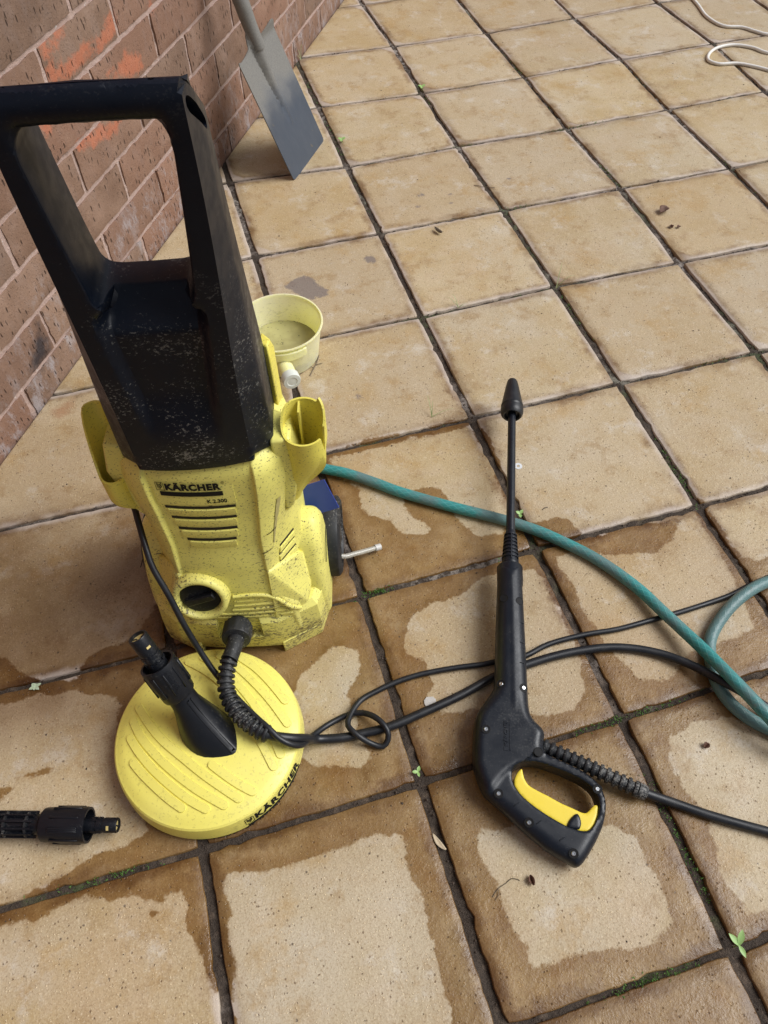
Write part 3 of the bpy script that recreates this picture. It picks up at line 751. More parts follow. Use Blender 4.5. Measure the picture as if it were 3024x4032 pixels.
def make_tile(i, j):
    c = [node(i, j), node(i + 1, j), node(i + 1, j + 1), node(i, j + 1)]        # far-left, far-right, near-right, near-left
    cen = (c[0] + c[1] + c[2] + c[3]) / 4
    if (cen.to_3d() - WP).dot(WN) < -.25: return
    ga, gb = .0062 + random.uniform(-.001, .001), .0040 + random.uniform(-.0012, .0010)
    near = cen.y < -.85
    N = 22 if (near and -.75 < cen.x < .9) else 10
    rnd = random.Random(i * 100 + j)
    tz = [rnd.uniform(-.0012, .0009) for _ in range(4)]
    hg = [b for b in GB if b[0] < cen.x + .15 and b[1] > cen.x - .15 and b[2] < cen.y + .15 and b[3] > cen.y - .15]
    if hg: N = max(N, 30)
    bm = bmesh.new()
    lw = bm.verts.layers.float.new('wet'); le = bm.verts.layers.float.new('edge')
    ldm = bm.verts.layers.float.new('damp_shade'); lg = bm.verts.layers.float.new('grey'); lr = bm.verts.layers.float.new('rust')
    grid = []
    for b in range(N + 1):
        row = []
        for a in range(N + 1):
            u = a / N; v = b / N
            # crowd rows to the edges a little
            p = (c[0] * (1 - u) + c[1] * u) * (1 - v) + (c[3] * (1 - u) + c[2] * u) * v
            jx = noise.noise((p.x * 60, p.y * 60, 3.1)) * .0016 + noise.noise((p.x * 17, p.y * 17, 8.1)) * .0014
            jy = noise.noise((p.x * 60, p.y * 60, 9.7)) * .0016 + noise.noise((p.x * 17, p.y * 17, 1.1)) * .0014
            x = p.x + (ga + .0016) * (1 - 2 * u) + (jx if a in (0, N) else 0)
            y = p.y - (gb + .0016) * (1 - 2 * v) + (jy if b in (0, N) else 0)
            r = rnd.choice((.001, .0016, .002, .005))
            if a in (0, N) and b not in (0, N) and rnd.random() < .06: x += (1 if a == 0 else -1) * rnd.uniform(.0015, .0040)
            if b in (0, N) and a not in (0, N) and rnd.random() < .06: y += (-1 if b == 0 else 1) * rnd.uniform(.0015, .0035)
            # knock the corners off
            if a in (0, N) and b in (0, N):
                x += (r * .5 if a == 0 else -r * .5); y += (-r * .5 if b == 0 else r * .5)
            z = (tz[0] * (1 - u) + tz[1] * u) * (1 - v) + (tz[3] * (1 - u) + tz[2] * u) * v
            vt = bm.verts.new((x, y, z))
            vt[le] = min(u, 1 - u, v, 1 - v) * T
            vt[lw] = wetness(x, y) if y < -.8 else -.06
            vt[ldm] = max(.85 * sstep(-.72, -.98, y) * sstep(-1.36, -1.22, y), .38 * sstep(-.35, -.62, y) * sstep(-1.0, -.8, y)) * sstep(-.12, -.30, x)  # one mask for damp tiles and the shade painted beside the washer
            vt[lg] = stain(x, y, GREY_STAINS) if hg else -.05
            vt[lr] = stain(x, y, RUST_STAINS) if hg else -.05
            row.append(vt)
        grid.append(row)
    for b in range(N):
        for a in range(N):
            bm.faces.new((grid[b][a], grid[b + 1][a], grid[b + 1][a + 1], grid[b][a + 1]))
    if (cen.to_3d() - WP).dot(WN) < .25:
        bmesh.ops.bisect_plane(bm, geom=bm.verts[:] + bm.edges[:] + bm.faces[:], plane_co=WP + WN * .005, plane_no=WN, clear_inner=True)
        if len(bm.faces) < 2: bm.free(); return
    for off, dz in ((.0008, -.0004), (.0008, -.0014), (.0003, -.012)):
        be = [e for e in bm.edges if e.is_boundary]
        nrm = {}
        for e in be:
            d = e.verts[1].co - e.verts[0].co
            n = Vector((d.y, -d.x, 0)).normalized()
            if n.dot((e.verts[0].co + e.verts[1].co) / 2 - e.link_faces[0].calc_center_median()) < 0: n = -n
            for v in e.verts: nrm[v] = nrm.get(v, Vector()) + n
        res = bmesh.ops.extrude_edge_only(bm, edges=be)
        for v in res['geom']:
            if not isinstance(v, bmesh.types.BMVert): continue
            n = Vector()
            for e in v.link_edges:
                w = e.other_vert(v)
                if w in nrm and (w.co - v.co).length < 1e-7: n = nrm[w]; break
            if n.length: n = n.normalized()
            v.co += n * off + Vector((0, 0, dz))
    return obj('tile', bm, M_TILE, patio, 45)

for j in range(-8, 8):
    for i in range(-4, 10):
        make_tile(i, j)

# soil in the joints: rough strips, real relief
bm = bmesh.new()
def strip(a, b, w):
    a = a.to_3d(); b = b.to_3d()
    L = (b - a).length; k = max(2, int(L / .007)); d = (b - a).normalized(); n = Vector((-d.y, d.x, 0))
    rows = []
    for t in range(k + 1):
        p = a + d * (L * t / k); row = []
        for q in range(5):
            x = p + n * (w * (q / 4 - .5) * 2)
            h = -.0052 + .0040 * noise.noise((x.x * 45, x.y * 45, 0)) + .0030 * noise.noise((x.x * 160, x.y * 160, 5)) + random.uniform(-.0008, .0008)
            h += .0022 * noise.noise((x.x * 6, x.y * 6, 2))
            row.append(bm.verts.new((x.x, x.y, h)))
        rows.append(row)
    for r0, r1 in zip(rows, rows[1:]):
        for q in range(4): bm.faces.new((r0[q], r0[q + 1], r1[q + 1], r1[q]))
for j in range(-8, 9):
    for i in range(-4, 11):
        a = node(i, j)
        if (a.to_3d() - WP).dot(WN) < -.35: continue
        if i < 10: strip(a, node(i + 1, j), .009)
        if j < 8: strip(a, node(i, j + 1), .0115)
tag(obj('joint_soil', bm, M_SOIL, None, 60), kind='stuff')

# crumbs of soil and grit, moss cushions in the joints
def blob(bm, p, r, sq=1.0):
    vs = []
    for d in ((1, 0, 0), (-1, 0, 0), (0, 1, 0), (0, -1, 0), (0, 0, 1), (0, 0, -1)):
        vs.append(bm.verts.new(Vector(p) + Vector((d[0] * r * random.uniform(.6, 1.3), d[1] * r * random.uniform(.6, 1.3), d[2] * r * sq * random.uniform(.6, 1.2)))))
    for f in ((0, 2, 4), (2, 1, 4), (1, 3, 4), (3, 0, 4), (2, 0, 5), (1, 2, 5), (3, 1, 5), (0, 3, 5)):
        bm.faces.new([vs[i] for i in f])
def joint_point():
    while True:
        i = random.randint(-3, 8); j = random.randint(-6, 7)
        a = node(i, j)
        if random.random() < .5: b = node(i + 1, j); w = .006
        else: b = node(i, j + 1); w = .0075
        p = a.lerp(b, random.random()); p = p + Vector((random.gauss(0, w * .5), random.gauss(0, w * .5)))
        if (p.to_3d() - WP).dot(WN) > .01: return p
bm = bmesh.new()
for _ in range(3800):
    p = joint_point(); blob(bm, (p.x, p.y, random.uniform(-.005, -.001)), random.uniform(.0007, .0023))
tag(obj('soil_crumbs', bm, mat_simple('soil_crumb', (.030, .018, .012), .9, 0, (.11, .08, .06), 30), None, 0), kind='stuff')
bm = bmesh.new()
for _ in range(850):
    x = random.uniform(-.6, 1.9); y = random.uniform(-1.9, 1.2)
    if (Vector((x, y, 0)) - WP).dot(WN) < .03: continue
    blob(bm, (x, y, .0004), random.choice((.0006, .0008, .001, .0012, .0018)), .6)
tag(obj('grit', bm, mat_simple('grit_dark', (.03, .022, .016), .9, 0, (.10, .07, .05), 30), None, 0), kind='stuff')
bm = bmesh.new()
def moss_at(x, y, n, sx, sy, h=.004):
    for _ in range(n):
        px, py = x + random.gauss(0, sx), y + random.gauss(0, sy)
        a = random.uniform(0, 6.28); r = random.uniform(.0012, .0030)
        z = random.uniform(-.003, .001)
        d = Vector((math.cos(a), math.sin(a), 0)) * r
        up = Vector((random.gauss(0, .0015), random.gauss(0, .0015), random.uniform(.0015, h)))
        b = Vector((px, py, z)); e = Vector((-d.y, d.x, 0)) * .35
        vs = [bm.verts.new(b - e), bm.verts.new(b + e), bm.verts.new(b + d * .6 + up)]
        bm.faces.new(vs)
moss_spots = [(.026, -1.2014, 160, .013, .004), (.93, -.24, 120, .004, .03), (.62, -.30, 60, .03, .004), (.60, -.68, 60, .004, .03), (.80, -.9, 60, .02, .004), (.58, -1.14, 140, .005, .03), (.60, -1.08, 70, .004, .02),
              (.28, -1.50, 160, .03, .005), (.20, -1.86, 160, .03, .005), (.302, -1.70, 120, .005, .03), (.302, -1.63, 90, .004, .02), (.36, -1.50, 120, .03, .005), (-.42, -1.53, 120, .03, .004), (.30, .12, 70, .004, .05),
              (.60, .28, 60, .004, .05), (.6, .0, 50, .004, .03), (.9, .32, 60, .03, .004), (.95, .02, 70, .03, .004), (.86, .0, 40, .02, .004), (1.2, -.28, 50, .004, .03), (.30, .42, 60, .004, .05), (.16, -1.79, 60, .02, .004)]
def snap(x, y):
    best = None
    for i in range(-3, 9):
        for j in range(-6, 8):
            a = node(i, j)
            for b in (node(i + 1, j), node(i, j + 1)):
                d = seg_dist((x, y), a, b)
                if best is None or d < best[0]: best = (d, a, b)
    return best
for x, y, n_, sx, sy in moss_spots:
    d_, a, b = snap(x, y)
    t = (b - a).normalized(); c0_ = a + t * max(0, min((b - a).length, (Vector((x, y)) - a).dot(t)))
    for _ in range(n_ // 3):
        q = c0_ + t * random.gauss(0, max(sx, sy)) + Vector((-t.y, t.x)) * random.gauss(0, .003)
        moss_at(q.x, q.y, 3, .0015, .0015, .004)
for _ in range(200):
    p = joint_point()
    if p.x > .1 and random.random() < .45: moss_at(p.x, p.y, random.randint(4, 9), .003, .003, .002)
tag(obj('moss', bm, M_MOSS, None, 0), kind='stuff')

# ------------------------------------------------------------------ brick wall
wall = thing('brick_wall', 'brown brick wall with pale pink mortar and patches of salmon paint', 'wall', tuple(WP))
BH, BL, GAP = .087, .24, .010
def brick_mesh(s0, z0, L, H, detail):
    nx, nz = (16, 6) if detail else (4, 2)
    bm = bmesh.new()
    la = bm.verts.layers.float.new('salmon'); lb = bm.verts.layers.float.new('lime'); lc = bm.verts.layers.float.new('soot')
    rr = random.Random(int(s0 * 1000) * 7 + int(z0 * 1000))
    tilt = rr.uniform(-.0012, .0012); push = rr.uniform(-.001, .0015)
    def add(s, z, off):
        v = bm.verts.new(Vector((WD.x * s + WN.x * off, WD.y * s + WN.y * off, z)))
        if detail:
            v[la] = max(-.05, max(poly_sdf((s, z), p) for p in SALMON))
            l = max(poly_sdf((s, z), p) for p in LIME)
            v[lb] = max(sstep(-.02, .012, l), .75 * sstep(.085, .04, z) if False else (.9 if z0 < .0 else .5 if z0 < .1 else .10))
            v[lc] = max(-.05, max(poly_sdf((s, z), p) for p in SOOT))
        else:
            v[la] = -.05; v[lb] = .05; v[lc] = -.05
        return v
    g = []
    for b in range(nz + 1):
        row = []
        for a in range(nx + 1):
            s = s0 + L * a / nx; z = z0 + H * b / nz
            ed = a in (0, nx) or b in (0, nz)
            js = noise.noise((s * 70, z * 70, 1)) * .0026 if ed else 0
            jz = noise.noise((s * 70, z * 70, 7)) * .0026 if ed else 0
            off = push + tilt * (a / nx - .5) + noise.noise((s * 26, z * 26, 4)) * .0020 - (.0018 if ed else 0)
            row.append(add(s + js, z + jz, off))
        g.append(row)
    for b in range(nz):
        for a in range(nx): bm.faces.new((g[b][a], g[b][a + 1], g[b + 1][a + 1], g[b + 1][a]))
    be = [e for e in bm.edges if e.is_boundary]
    r = bmesh.ops.extrude_edge_only(bm, edges=be)
    for v in r['geom']:
        if isinstance(v, bmesh.types.BMVert): v.co -= WN * .03
    return bm
courses = [(-.025 + BH * k, (.015 if k % 2 else .135)) for k in range(0, 11)]
for k, (z0, ph) in enumerate(courses):
    s = ph - BL * 6
    while s < 2.2:
        zz = z0 + GAP * .5; H = BH - GAP
        detail = s < 1.0 and z0 < .62 and s > -1.1
        L = BL - GAP
        if s > -1.35:
            j = random.uniform(-.0015, .0015)
            obj('brick', brick_mesh(s + GAP * .5 + j, zz, L, H, detail), M_BRICK, wall, 55)
        s += BL
# bricks above and beyond the picture, one mesh
bm = bmesh.new()
Mw = Matrix((WD, WN, Vector((0, 0, 1)))).transposed()
for k in range(0, 28):
    z0 = -.025 + BH * k; ph = .015 if k % 2 else .135
    s = ph - BL * 13
    while s < 6.0:
        if k > 10 or s >= 2.2 or s <= -1.35:
            add_box(bm, WD * (s + BL / 2) + Vector((0, 0, z0 + BH / 2)) - WN * .015, (BL - GAP, .03, BH - GAP), Mw)
        s += BL
o = obj('upper_bricks', bm, M_BRICK, wall, 0); tag(o, kind='stuff')
bm = bmesh.new()
nx, nz = 300, 70
g = []
for b in range(nz + 1):
    row = []
    for a in range(nx + 1):
        s = -1.4 + 3.6 * a / nx; z = -.03 + .9 * b / nz
        off = -.0042 + .0018 * noise.noise((s * 60, z * 60, 3)) + .0009 * noise.noise((s * 180, z * 180, 3))
        row.append(bm.verts.new(WD * s + WN * off + Vector((0, 0, z))))
    g.append(row)
for b in range(nz):
    for a in range(nx): bm.faces.new((g[b][a], g[b][a + 1], g[b + 1][a + 1], g[b + 1][a]))
add_box(bm, WD * 1.45 + Vector((0, 0, 1.18)) - WN * .13, (9.2, .245, 2.44), Mw)
obj('mortar', bm, M_MORTAR, wall, 60)

# ------------------------------------------------------------------ plastics
YEL = (.79, .725, .185)
M_YEL = mat_plastic('yellow_housing', YEL, .42, .92, (.045, .032, .022), dz=(.0, .30, .22))
M_YELC = mat_plastic('yellow_cover', (.82, .735, .155), .36, .26, (.13, .10, .04), fade=(.83, .755, .20), scale=.8, dz=(.010, .046, .16))
M_YELD = mat_plastic('yellow_holder', (.79, .69, .12), .42, .6, (.05, .035, .02))
M_YELT = mat_plastic('yellow_trigger', (.80, .62, .05), .38)
M_BLK = mat_plastic('black_hood', (.0026, .0050, .0115), .40, scuff=.58, spec=.27, dz=(.40, .72, .06), scale=.8)
M_BLKD = mat_plastic('black_dusty', (.010, .011, .013), .55, scuff=.5, film=.16)
M_BLKG = mat_plastic('black_gun', (.0062, .0085, .0140), .34, scuff=.07, spec=.38)
M_BLKN = mat_plastic('black_connector', (.0045, .0055, .0085), .38, scuff=.12, spec=.38)
M_RUB = mat_plastic('black_rubber', (.008, .009, .012), .42, film=.06)
M_INK = mat_simple('black_print', (.010, .010, .011), .6, spec=.2)
M_DARK = mat_simple('dark_cavity', (.010, .006, .004), .7)
M_BRASS = mat_simple('brass_insert', (.75, .60, .24), .35, .2)
M_CHROME = mat_simple('zinc_screw', (.62, .64, .66), .28, 1.0)
M_BLUE = mat_simple('blue_label', (.015, .05, .36), .4)
M_WHITE = mat_simple('white_print', (.75, .76, .78), .5)

# ------------------------------------------------------------------ pressure washer
A0 = R(-15)
W0 = Vector((-0.1924, -1.2384, 0))
pw = thing('pressure_washer', 'upright yellow pressure washer with tall black carrying handle, speckled with dirt', 'pressure washer', W0, A0)
Ri = Matrix.Rotation(-A0, 3, 'Z')
def to_pw(p): return Ri @ (Vector(p) - W0)

# z, panel half width, half width, front y, flank edge x, flank edge y, side y, back y, step, bulge
BT = [(.045, .085, .106, .010, .100, .030, .050, .225, 0, .004), (.10, .080, .105, .011, .098, .032, .055, .22, 0, .005), (.15, .062, .102, .016, .068, .029, .080, .21, .000, .006),
      (.195, .055, .100, .023, .070, .037, .088, .20, .003, .006), (.25, .054, .099, .034, .080, .050, .090, .195, .0055, .006), (.30, .058, .0995, .041, .090, .060, .090, .19, .0060, .006),
      (.34, .061, .1005, .044, .0975, .067, .092, .187, .006, .006), (.372, .062, .1005, .0465, .0960, .072, .092, .185, .0050, .006), (.386, .060, .084, .054, .079, .078, .095, .175, .0, .005), (.43, .060, .080, .056, .075, .080, .095, .165, .0, .005)]
def yfront(x, z):
    wf, w, yf, xk, yk, yc, yb, st, bu = lerp_tab(BT, z)
    a = abs(x)
    if a <= wf: return yf - bu * (1 - (a / wf) ** 2)
    if a <= xk: return yf - st + (yk - yf + st) * max(0, (a - wf - .003) / (xk - wf - .003)) ** 1.6
    if a <= w: return yk + (yc - yk) * (a - xk) / (w - xk)
    return yc
def body_sec(z):
    wf, w, yf, xk, yk, yc, yb, st, bu = lerp_tab(BT, z)
    half = [(wf * t, yf - bu * (1 - t * t)) for t in (0, .25, .5, .75, .9, 1)]
    half.append((wf + .003, yf - st))
    for t in (.33, .66, 1):
        half.append((wf + .003 + (xk - wf - .003) * t, yf - st + (yk - yf + st) * (t ** 1.6)))
    half += [((xk + w) / 2, (yk + yc) / 2), (w, yc), (w, yc + (yb - .035 - yc) * .5), (w, yb - .035), (w - .01, yb - .01), (w - .035, yb)]
    pts = half + [(-x, y) for x, y in half[::-1][:-1]]
    return [Vector((x, y, z)) for x, y in pts]
bm = bmesh.new()
add_loft(bm, [body_sec(.045 + .385 * t / 44) for t in range(45)])
o = obj('housing', bm, M_YEL, pw, 28)
bevel(o, .0022, 2, 30)

# the hips that carry the body over the base
for sx in (1, -1):
    bm = bmesh.new()
    for p in ((.060, .017, .197), (.104, .027, .094), (.100, .072, .168), (.1085, .045, .108), (.058, .004, .086), (.052, .028, .192), (.05, .02, .08), (.06, .06, .08), (.107, .10, .095), (.06, .06, .125), (.1, .1, .12)):
        bm.verts.new((sx * p[0], p[1], p[2]))
    r_ = bmesh.ops.convex_hull(bm, input=bm.verts[:])
    for v in [v for v in bm.verts if not v.link_faces]: bm.verts.remove(v)
    bevel(obj('hip', bm, M_YEL, pw, 12), .004, 3, 14)
def base_sec(z, inset, notch=0.0):
    p = [(-.118, .028), (-.088, .003), (-.040, -.004)]
    p += [(-.030, -.0045), (-.026, -.0048 + notch), (.032, -.0046 + notch), (.036, -.0044)]
    p += [(.062, -.003), (.118, .026), (.128, .060), (.129, .13), (.129, .20), (.108, .245), (-.108, .245), (-.129, .20), (-.129, .13), (-.128, .06)]
    c = Vector((0, .12))
    out = []
    for x, y in p:
        d = Vector((x, y)) - c; q = c + d * (1 - inset / d.length)
        out.append(Vector((q.x, q.y, z)))
    return out
bm = bmesh.new()
add_loft(bm, [base_sec(.018, .001), base_sec(.022, .000), base_sec(.050, .001), base_sec(.0505, .001, .013), base_sec(.084, .004, .011), base_sec(.094, .013, .004)])
bevel(obj('base', bm, M_YEL, pw, 30), .0025, 2, 30)
for sx in (-1, 1):
    bm = bmesh.new()
    add_loft(bm, [[Vector((sx * x, y, z)) for x, y in ((.060, -.0055), (.1165, .025), (.126, .06), (.127, .13), (.058, .13))] for z in (0, .03)])
    bevel(obj('foot', bm, M_YEL, pw, 30), .002)
bm = bmesh.new()
add_lathe(bm, [(.0125, -.03), (.0125, .012), (.0095, .012)], 20, Vector((.004, .010, .082)), Vector((0, -1, .25)))
obj('outlet', bm, M_BLKN, pw, 40)
# thin lip of the seam between housing and base
def ring_tube(name, pts, r, mat, par): return tube_obj(name, pts, r, mat, par, 8, .006)

# power switch
kc = Vector((-.036, .018, .154)); kn = Vector((0, -1, .30)).normalized()
bm = bmesh.new()
add_lathe(bm, [(.041, -.02), (.040, .006), (.0385, .018), (.0370, .0225), (.0325, .0238), (.0295, .0225), (.0280, .016), (.0276, .013)], 40, kc, kn, (False, False))
sw = obj('switch_collar', bm, M_YEL, pw, 60)
bm = bmesh.new()
add_lathe(bm, [(.0276, .004), (.0276, .0150), (.020, .0155)], 32, kc, kn)
Mk = Matrix((Vector((.9, 0, .42)).normalized(), kn, Vector((.9, 0, .42)).normalized().cross(kn))).transposed()
add_box(bm, kc + kn * .018, (.046, .010, .010), Mk)
bevel(obj('switch_knob', bm, M_BLKN, pw, 40), .0015)

# grooved plate beside the switch
for i_, (z, x0, x1) in enumerate([(.134, .006, .046), (.124, .004, .058), (.114, .000, .068), (.104, -.028, .076), (.095, -.034, .082)]):
    bm = bmesh.new()
    k = 10
    secs = []
    for t in range(k + 1):
        x = x0 + (x1 - x0) * t / k
        y = yfront(x, z)
        secs.append([Vector((x, y + .003, z - .003)), Vector((x, y - .0022, z - .0012)), Vector((x, y - .0022, z + .0022)), Vector((x, y + .003, z + .0030))])
    add_loft(bm, secs)
    obj('rib', bm, M_YEL, pw, 30)
pts = [(.006, .148), (.030, .149), (.052, .143), (.066, .130), (.080, .112), (.092, .094)]
ring_tube('border_rib', [(x, yfront(x, z) - .0012, z) for x, z in pts], .0032, M_YEL, pw)

# front louvres: four slots with slats between
for i_, (z, x0, x1) in enumerate([(.318, -.049, .036), (.2985, -.0455, .034), (.279, -.041, .032), (.2595, -.034, .028)]):
    for nm, dz, hh, pr, mat in (('vent_slot', 0, .0022, .0007, M_DARK), ('slat', -.0088, .0058, .0022, M_YEL)):
        a, b = (x0, x1) if nm == 'vent_slot' else (x0 + .003, x1 - .001)
        secs = []
        for t in range(13):
            x = a + (b - a) * t / 12
            zz = z + dz
            y1 = yfront(x, zz + hh); y0 = yfront(x, zz - hh)
            secs.append([Vector((x, y0 + .004, zz - hh)), Vector((x, y0 - pr * .4, zz - hh)), Vector((x, (y0 + y1) / 2 - pr, zz)), Vector((x, y1 - pr, zz + hh)), Vector((x, y1 + .004, zz + hh))])
        bm = bmesh.new(); add_loft(bm, secs); obj(nm, bm, mat, pw, 30)
# plate above the louvres that carries the name
secs = []
for t in range(17):
    x = -.056 + .094 * t / 16
    secs.append([Vector((x, yfront(x, .323) + .004, .3235)), Vector((x, yfront(x, .324) - .0012, .3240)), Vector((x, yfront(x, .35) - .0012, .35)), Vector((x, yfront(x, .384) - .0012, .384)), Vector((x, yfront(x, .384) + .004, .384))])
bm = bmesh.new(); add_loft(bm, secs); obj('name_plate', bm, M_YEL, pw, 30)

# lettering
def decal(me, name, mat, par, fn, mx=.004):
    subdiv_long(me, mx); map_mesh(me, fn)
    return link(name, me, mat, par, 0)
def pw_on(x, z): return Vector((x, yfront(x, z) - .0019, z))
TX0, TX1, TZ0, TZ1 = -.0405, .0250, .3505, .3625
me = text_mesh('KÄRCHER', 1.0, .06, 0, 1.0, 1.14)
decal(me, 'lettering', M_INK, pw, lambda c: pw_on(TX0 + c.x * (TX1 - TX0), TZ0 + c.y * (TZ1 - TZ0) * 1.16))
me = text_mesh('®', 1.0, .01)
decal(me, 'lettering', M_INK, pw, lambda c: pw_on(.0258 + c.x * .0040, .3605 + c.y * .0042))
me = text_mesh('K 2.300', 1.0, .03)
decal(me, 'lettering', M_INK, pw, lambda c: pw_on(.0045 + c.x * .0235, .3275 + c.y * .0068))
def quad_mesh(pts):
    me = bpy.data.meshes.new('mark'); me.from_pydata([tuple(p) + (0,) for p in pts], [], [tuple(range(len(pts)))]); return me
decal(quad_mesh([(0, 0), (1, 0), (1, 1), (0, 1)]), 'lettering_bar', M_INK, pw, lambda c: pw_on(-.0485 + c.x * .0740, .3405 + c.y * .0078))
def emblem(par, fn, mat):
    V, F = [], []
    def q(*p):
        s = len(V); V.extend([tuple(x) + (0,) for x in p]); F.append(tuple(range(s, s + len(p))))
    for a, b in (((0, 0), (1, 0)), ((1, 0), (1, 1)), ((1, 1), (0, 1)), ((0, 1), (0, 0))):
        d = .035
        q((a[0] - d, a[1] - d), (b[0] + d, b[1] - d), (b[0] + d, b[1] + d), (a[0] - d, a[1] + d)) if a[1] == b[1] else q((a[0] - d, min(a[1], b[1]) + d), (a[0] + d, min(a[1], b[1]) + d), (a[0] + d, max(a[1], b[1]) - d), (a[0] - d, max(a[1], b[1]) - d))
    for k in range(3):
        y = .16 + .2 * k; h = .13; w_ = .34
        q((.5, y), (.5 + w_, y + .30), (.5 + w_ - .02, y + .30 + h), (.5, y + h))
        q((.5, y), (.5, y + h), (.5 - w_ + .02, y + .30 + h), (.5 - w_, y + .30))
    me = bpy.data.meshes.new('emblem'); me.from_pydata(V, [], F)
    return decal(me, 'emblem', mat, par, fn)
emblem(pw, lambda c: pw_on(-.0512 + c.x * .0092, .3505 + c.y * .0130), M_INK)

# scuffs on the right flank
def scuff(name, pts, w0, w1, mat):
    P = catmull([(x, z, 0) for x, z in pts], .006); V = []; n = len(P)
    for i, p in enumerate(P):
        t = (P[min(i + 1, n - 1)] - P[max(i - 1, 0)]).normalized(); q = Vector((-t.y, t.x, 0)) * (w0 + (w1 - w0) * i / (n - 1)) * random.uniform(.7, 1.2)
        V += [p - q, p + q]
    me = bpy.data.meshes.new(name); me.from_pydata([tuple(v) for v in V], [], [(2 * i, 2 * i + 1, 2 * i + 3, 2 * i + 2) for i in range(n - 1)])
    map_mesh(me, lambda c: Vector((c.x, yfront(c.x, c.y) - .0016, c.y)))
    return link(name, me, mat, pw, 0)
M_SCUFF = mat_simple('scuff_grey', (.34, .30, .15), .6, 0, (.55, .48, .16), 150)
scuff('scuff_mark', [(.0865, .312), (.081, .285), (.0755, .258), (.072, .236)], .0024, .0006, M_SCUFF)
scuff('scuff_mark', [(.066, .262), (.0715, .2605), (.0775, .262)], .0006, .0012, M_INK)
scuff('scuff_mark', [(.0565, .2300), (.063, .2305), (.070, .2295)], .0009, .0003, M_INK)
# side slots on both flanks, in the facet beside the front flank
SN = Vector((.80, -.595, -.049))
for z0 in (.216, .2005, .185, .170):
    for nm, dz, hh, pr, mat in (('side_slot', .0, .0017, .0009, M_DARK), ('side_slat', -.0078, .0040, .0024, M_YEL)):
        bm = bmesh.new(); secs = []
        for q in range(8):
            t = .10 + .62 * q / 7
            z = z0 + dz - .006 * t
            sec = []
            for s_, o_ in ((-hh, -.004), (-hh * .9, pr), (hh * .9, pr * .8), (hh, -.004)):
                wf, w, yf, xk, yk, yc, yb, st, bu = lerp_tab(BT, z + s_)
                sec.append(Vector((xk + (w - xk) * t, yk + (yc - yk) * t, z + s_)) + SN * o_)
            secs.append(sec)
        add_loft(bm, secs); obj(nm, bm, mat, pw, 20)

# wheel covers and wheels
for sx in (1, -1):
    ol = resample([(.05, .004), (.135, .004), (.150, .10), (.146, .165), (.128, .192), (.10, .196), (.076, .175), (.055, .12), (.046, .06)], .006, 3)
    bm = pillow(ol, [], .007, lambda x, y, d: .132 - .008 * (y / .2) ** 2 - rnd_edge(d, .016), lambda x, y, d: .08, lambda x, y, o_: Vector((sx * o_, x, y)))
    wcv = obj('wheel_cover', bm, M_YEL, pw, 40)
    P = [Vector((sx * (.1322 - .008 * (y / .2) ** 2), y, .140 - (y - .06) * .12)) for y in [.066 + .006 * q for q in range(13)]]
    bm = bmesh.new(); add_tube(bm, P, .0007, 6); obj('seam', bm, M_DARK, wcv, 0)
    bm = bmesh.new()
    add_lathe(bm, [(.022, .0), (.048, .0), (.055, .004), (.0625, .007), (.0635, .010), (.0635, .030), (.0625, .033), (.056, .037), (.050, .037), (.046, .030), (.024, .028), (.020, .034), (.010, .036)], 48, Vector((sx * .112, .160, .0640)), Vector((sx, 0, 0)),
              lobes=lambda t, h: 1.0 - (.012 if (.009 < h < .031 and math.sin(t * 24) > .3) else 0))
    wh = obj('wheel', bm, M_BLKD, pw, 35)
    bm = bmesh.new()
    for k in range(6):
        a = k * math.pi / 3
        Mr = Matrix.Rotation(a, 3, 'X')
        add_box(bm, Vector((sx * .144, .160, .0640)) + Mr @ Vector((0, .034, 0)), (.006, .028, .007), Mr)
    obj('spoke', bm, M_BLKD, wh, 30)

# gun and lance holders: open cups moulded on the flanks
def holder(sx, cx, cy, rx, ry, zrim, zbot, rim_fn, gap=None):
    n = 36; rows = 14
    bm = bmesh.new()
    def P(t, k, inner):
        a = 2 * math.pi * t / n
        zt = rim_fn(a)
        u = k / rows
        z = zbot + (zt - zbot) * u
        s = sstep(0, .42 if sx < 0 else .80, u) if not inner else sstep(-.1, .5 if sx < 0 else .85, u)
        th = .0026 if inner else 0
        x = cx + (math.cos(a) * (rx - th)) * (.45 + .55 * s) - (1 - s) * .026
        y = cy + (math.sin(a) * (ry - th)) * (.55 + .45 * s)
        return Vector((sx * x, y, z))
    for inner in (0, 1):
        g = [[bm.verts.new(P(t, k, inner)) for t in range(n)] for k in range(rows + 1)]
        for k in range(rows):
            for t in range(n):
                bm.faces.new((g[k][t], g[k][(t + 1) % n], g[k + 1][(t + 1) % n], g[k + 1][t]))
        bm.faces.new(g[0])
        if inner: gi = g
        else: go = g
    for t in range(n): bm.faces.new((go[rows][t], go[rows][(t + 1) % n], gi[rows][(t + 1) % n], gi[rows][t]))
    return bm
def rim_r(a):
    d = math.degrees(a) % 360        # 270 = front, 0 = outside
    base_ = .396 + .022 * sstep(-.6, .8, math.sin(a))
    if 322 < d < 334: base_ -= .026
    if d >= 334 or d < 50: base_ += .010
    return base_
hr = obj('holder', holder(1, .124, .090, .0265, .0285, .42, .275, rim_r), M_YELD, pw, 45)
bm = bmesh.new(); add_box(bm, (.119, .106, .385), (.0022, .018, .06)); obj('holder_rib', bm, M_YELD, hr, 0)
def rim_l(a):
    return .340 + .088 * sstep(-.55, .75, math.sin(a))
hl = obj('holder', holder(-1, .112, .086, .0195, .027, .43, .265, rim_l), M_YELD, pw, 45)
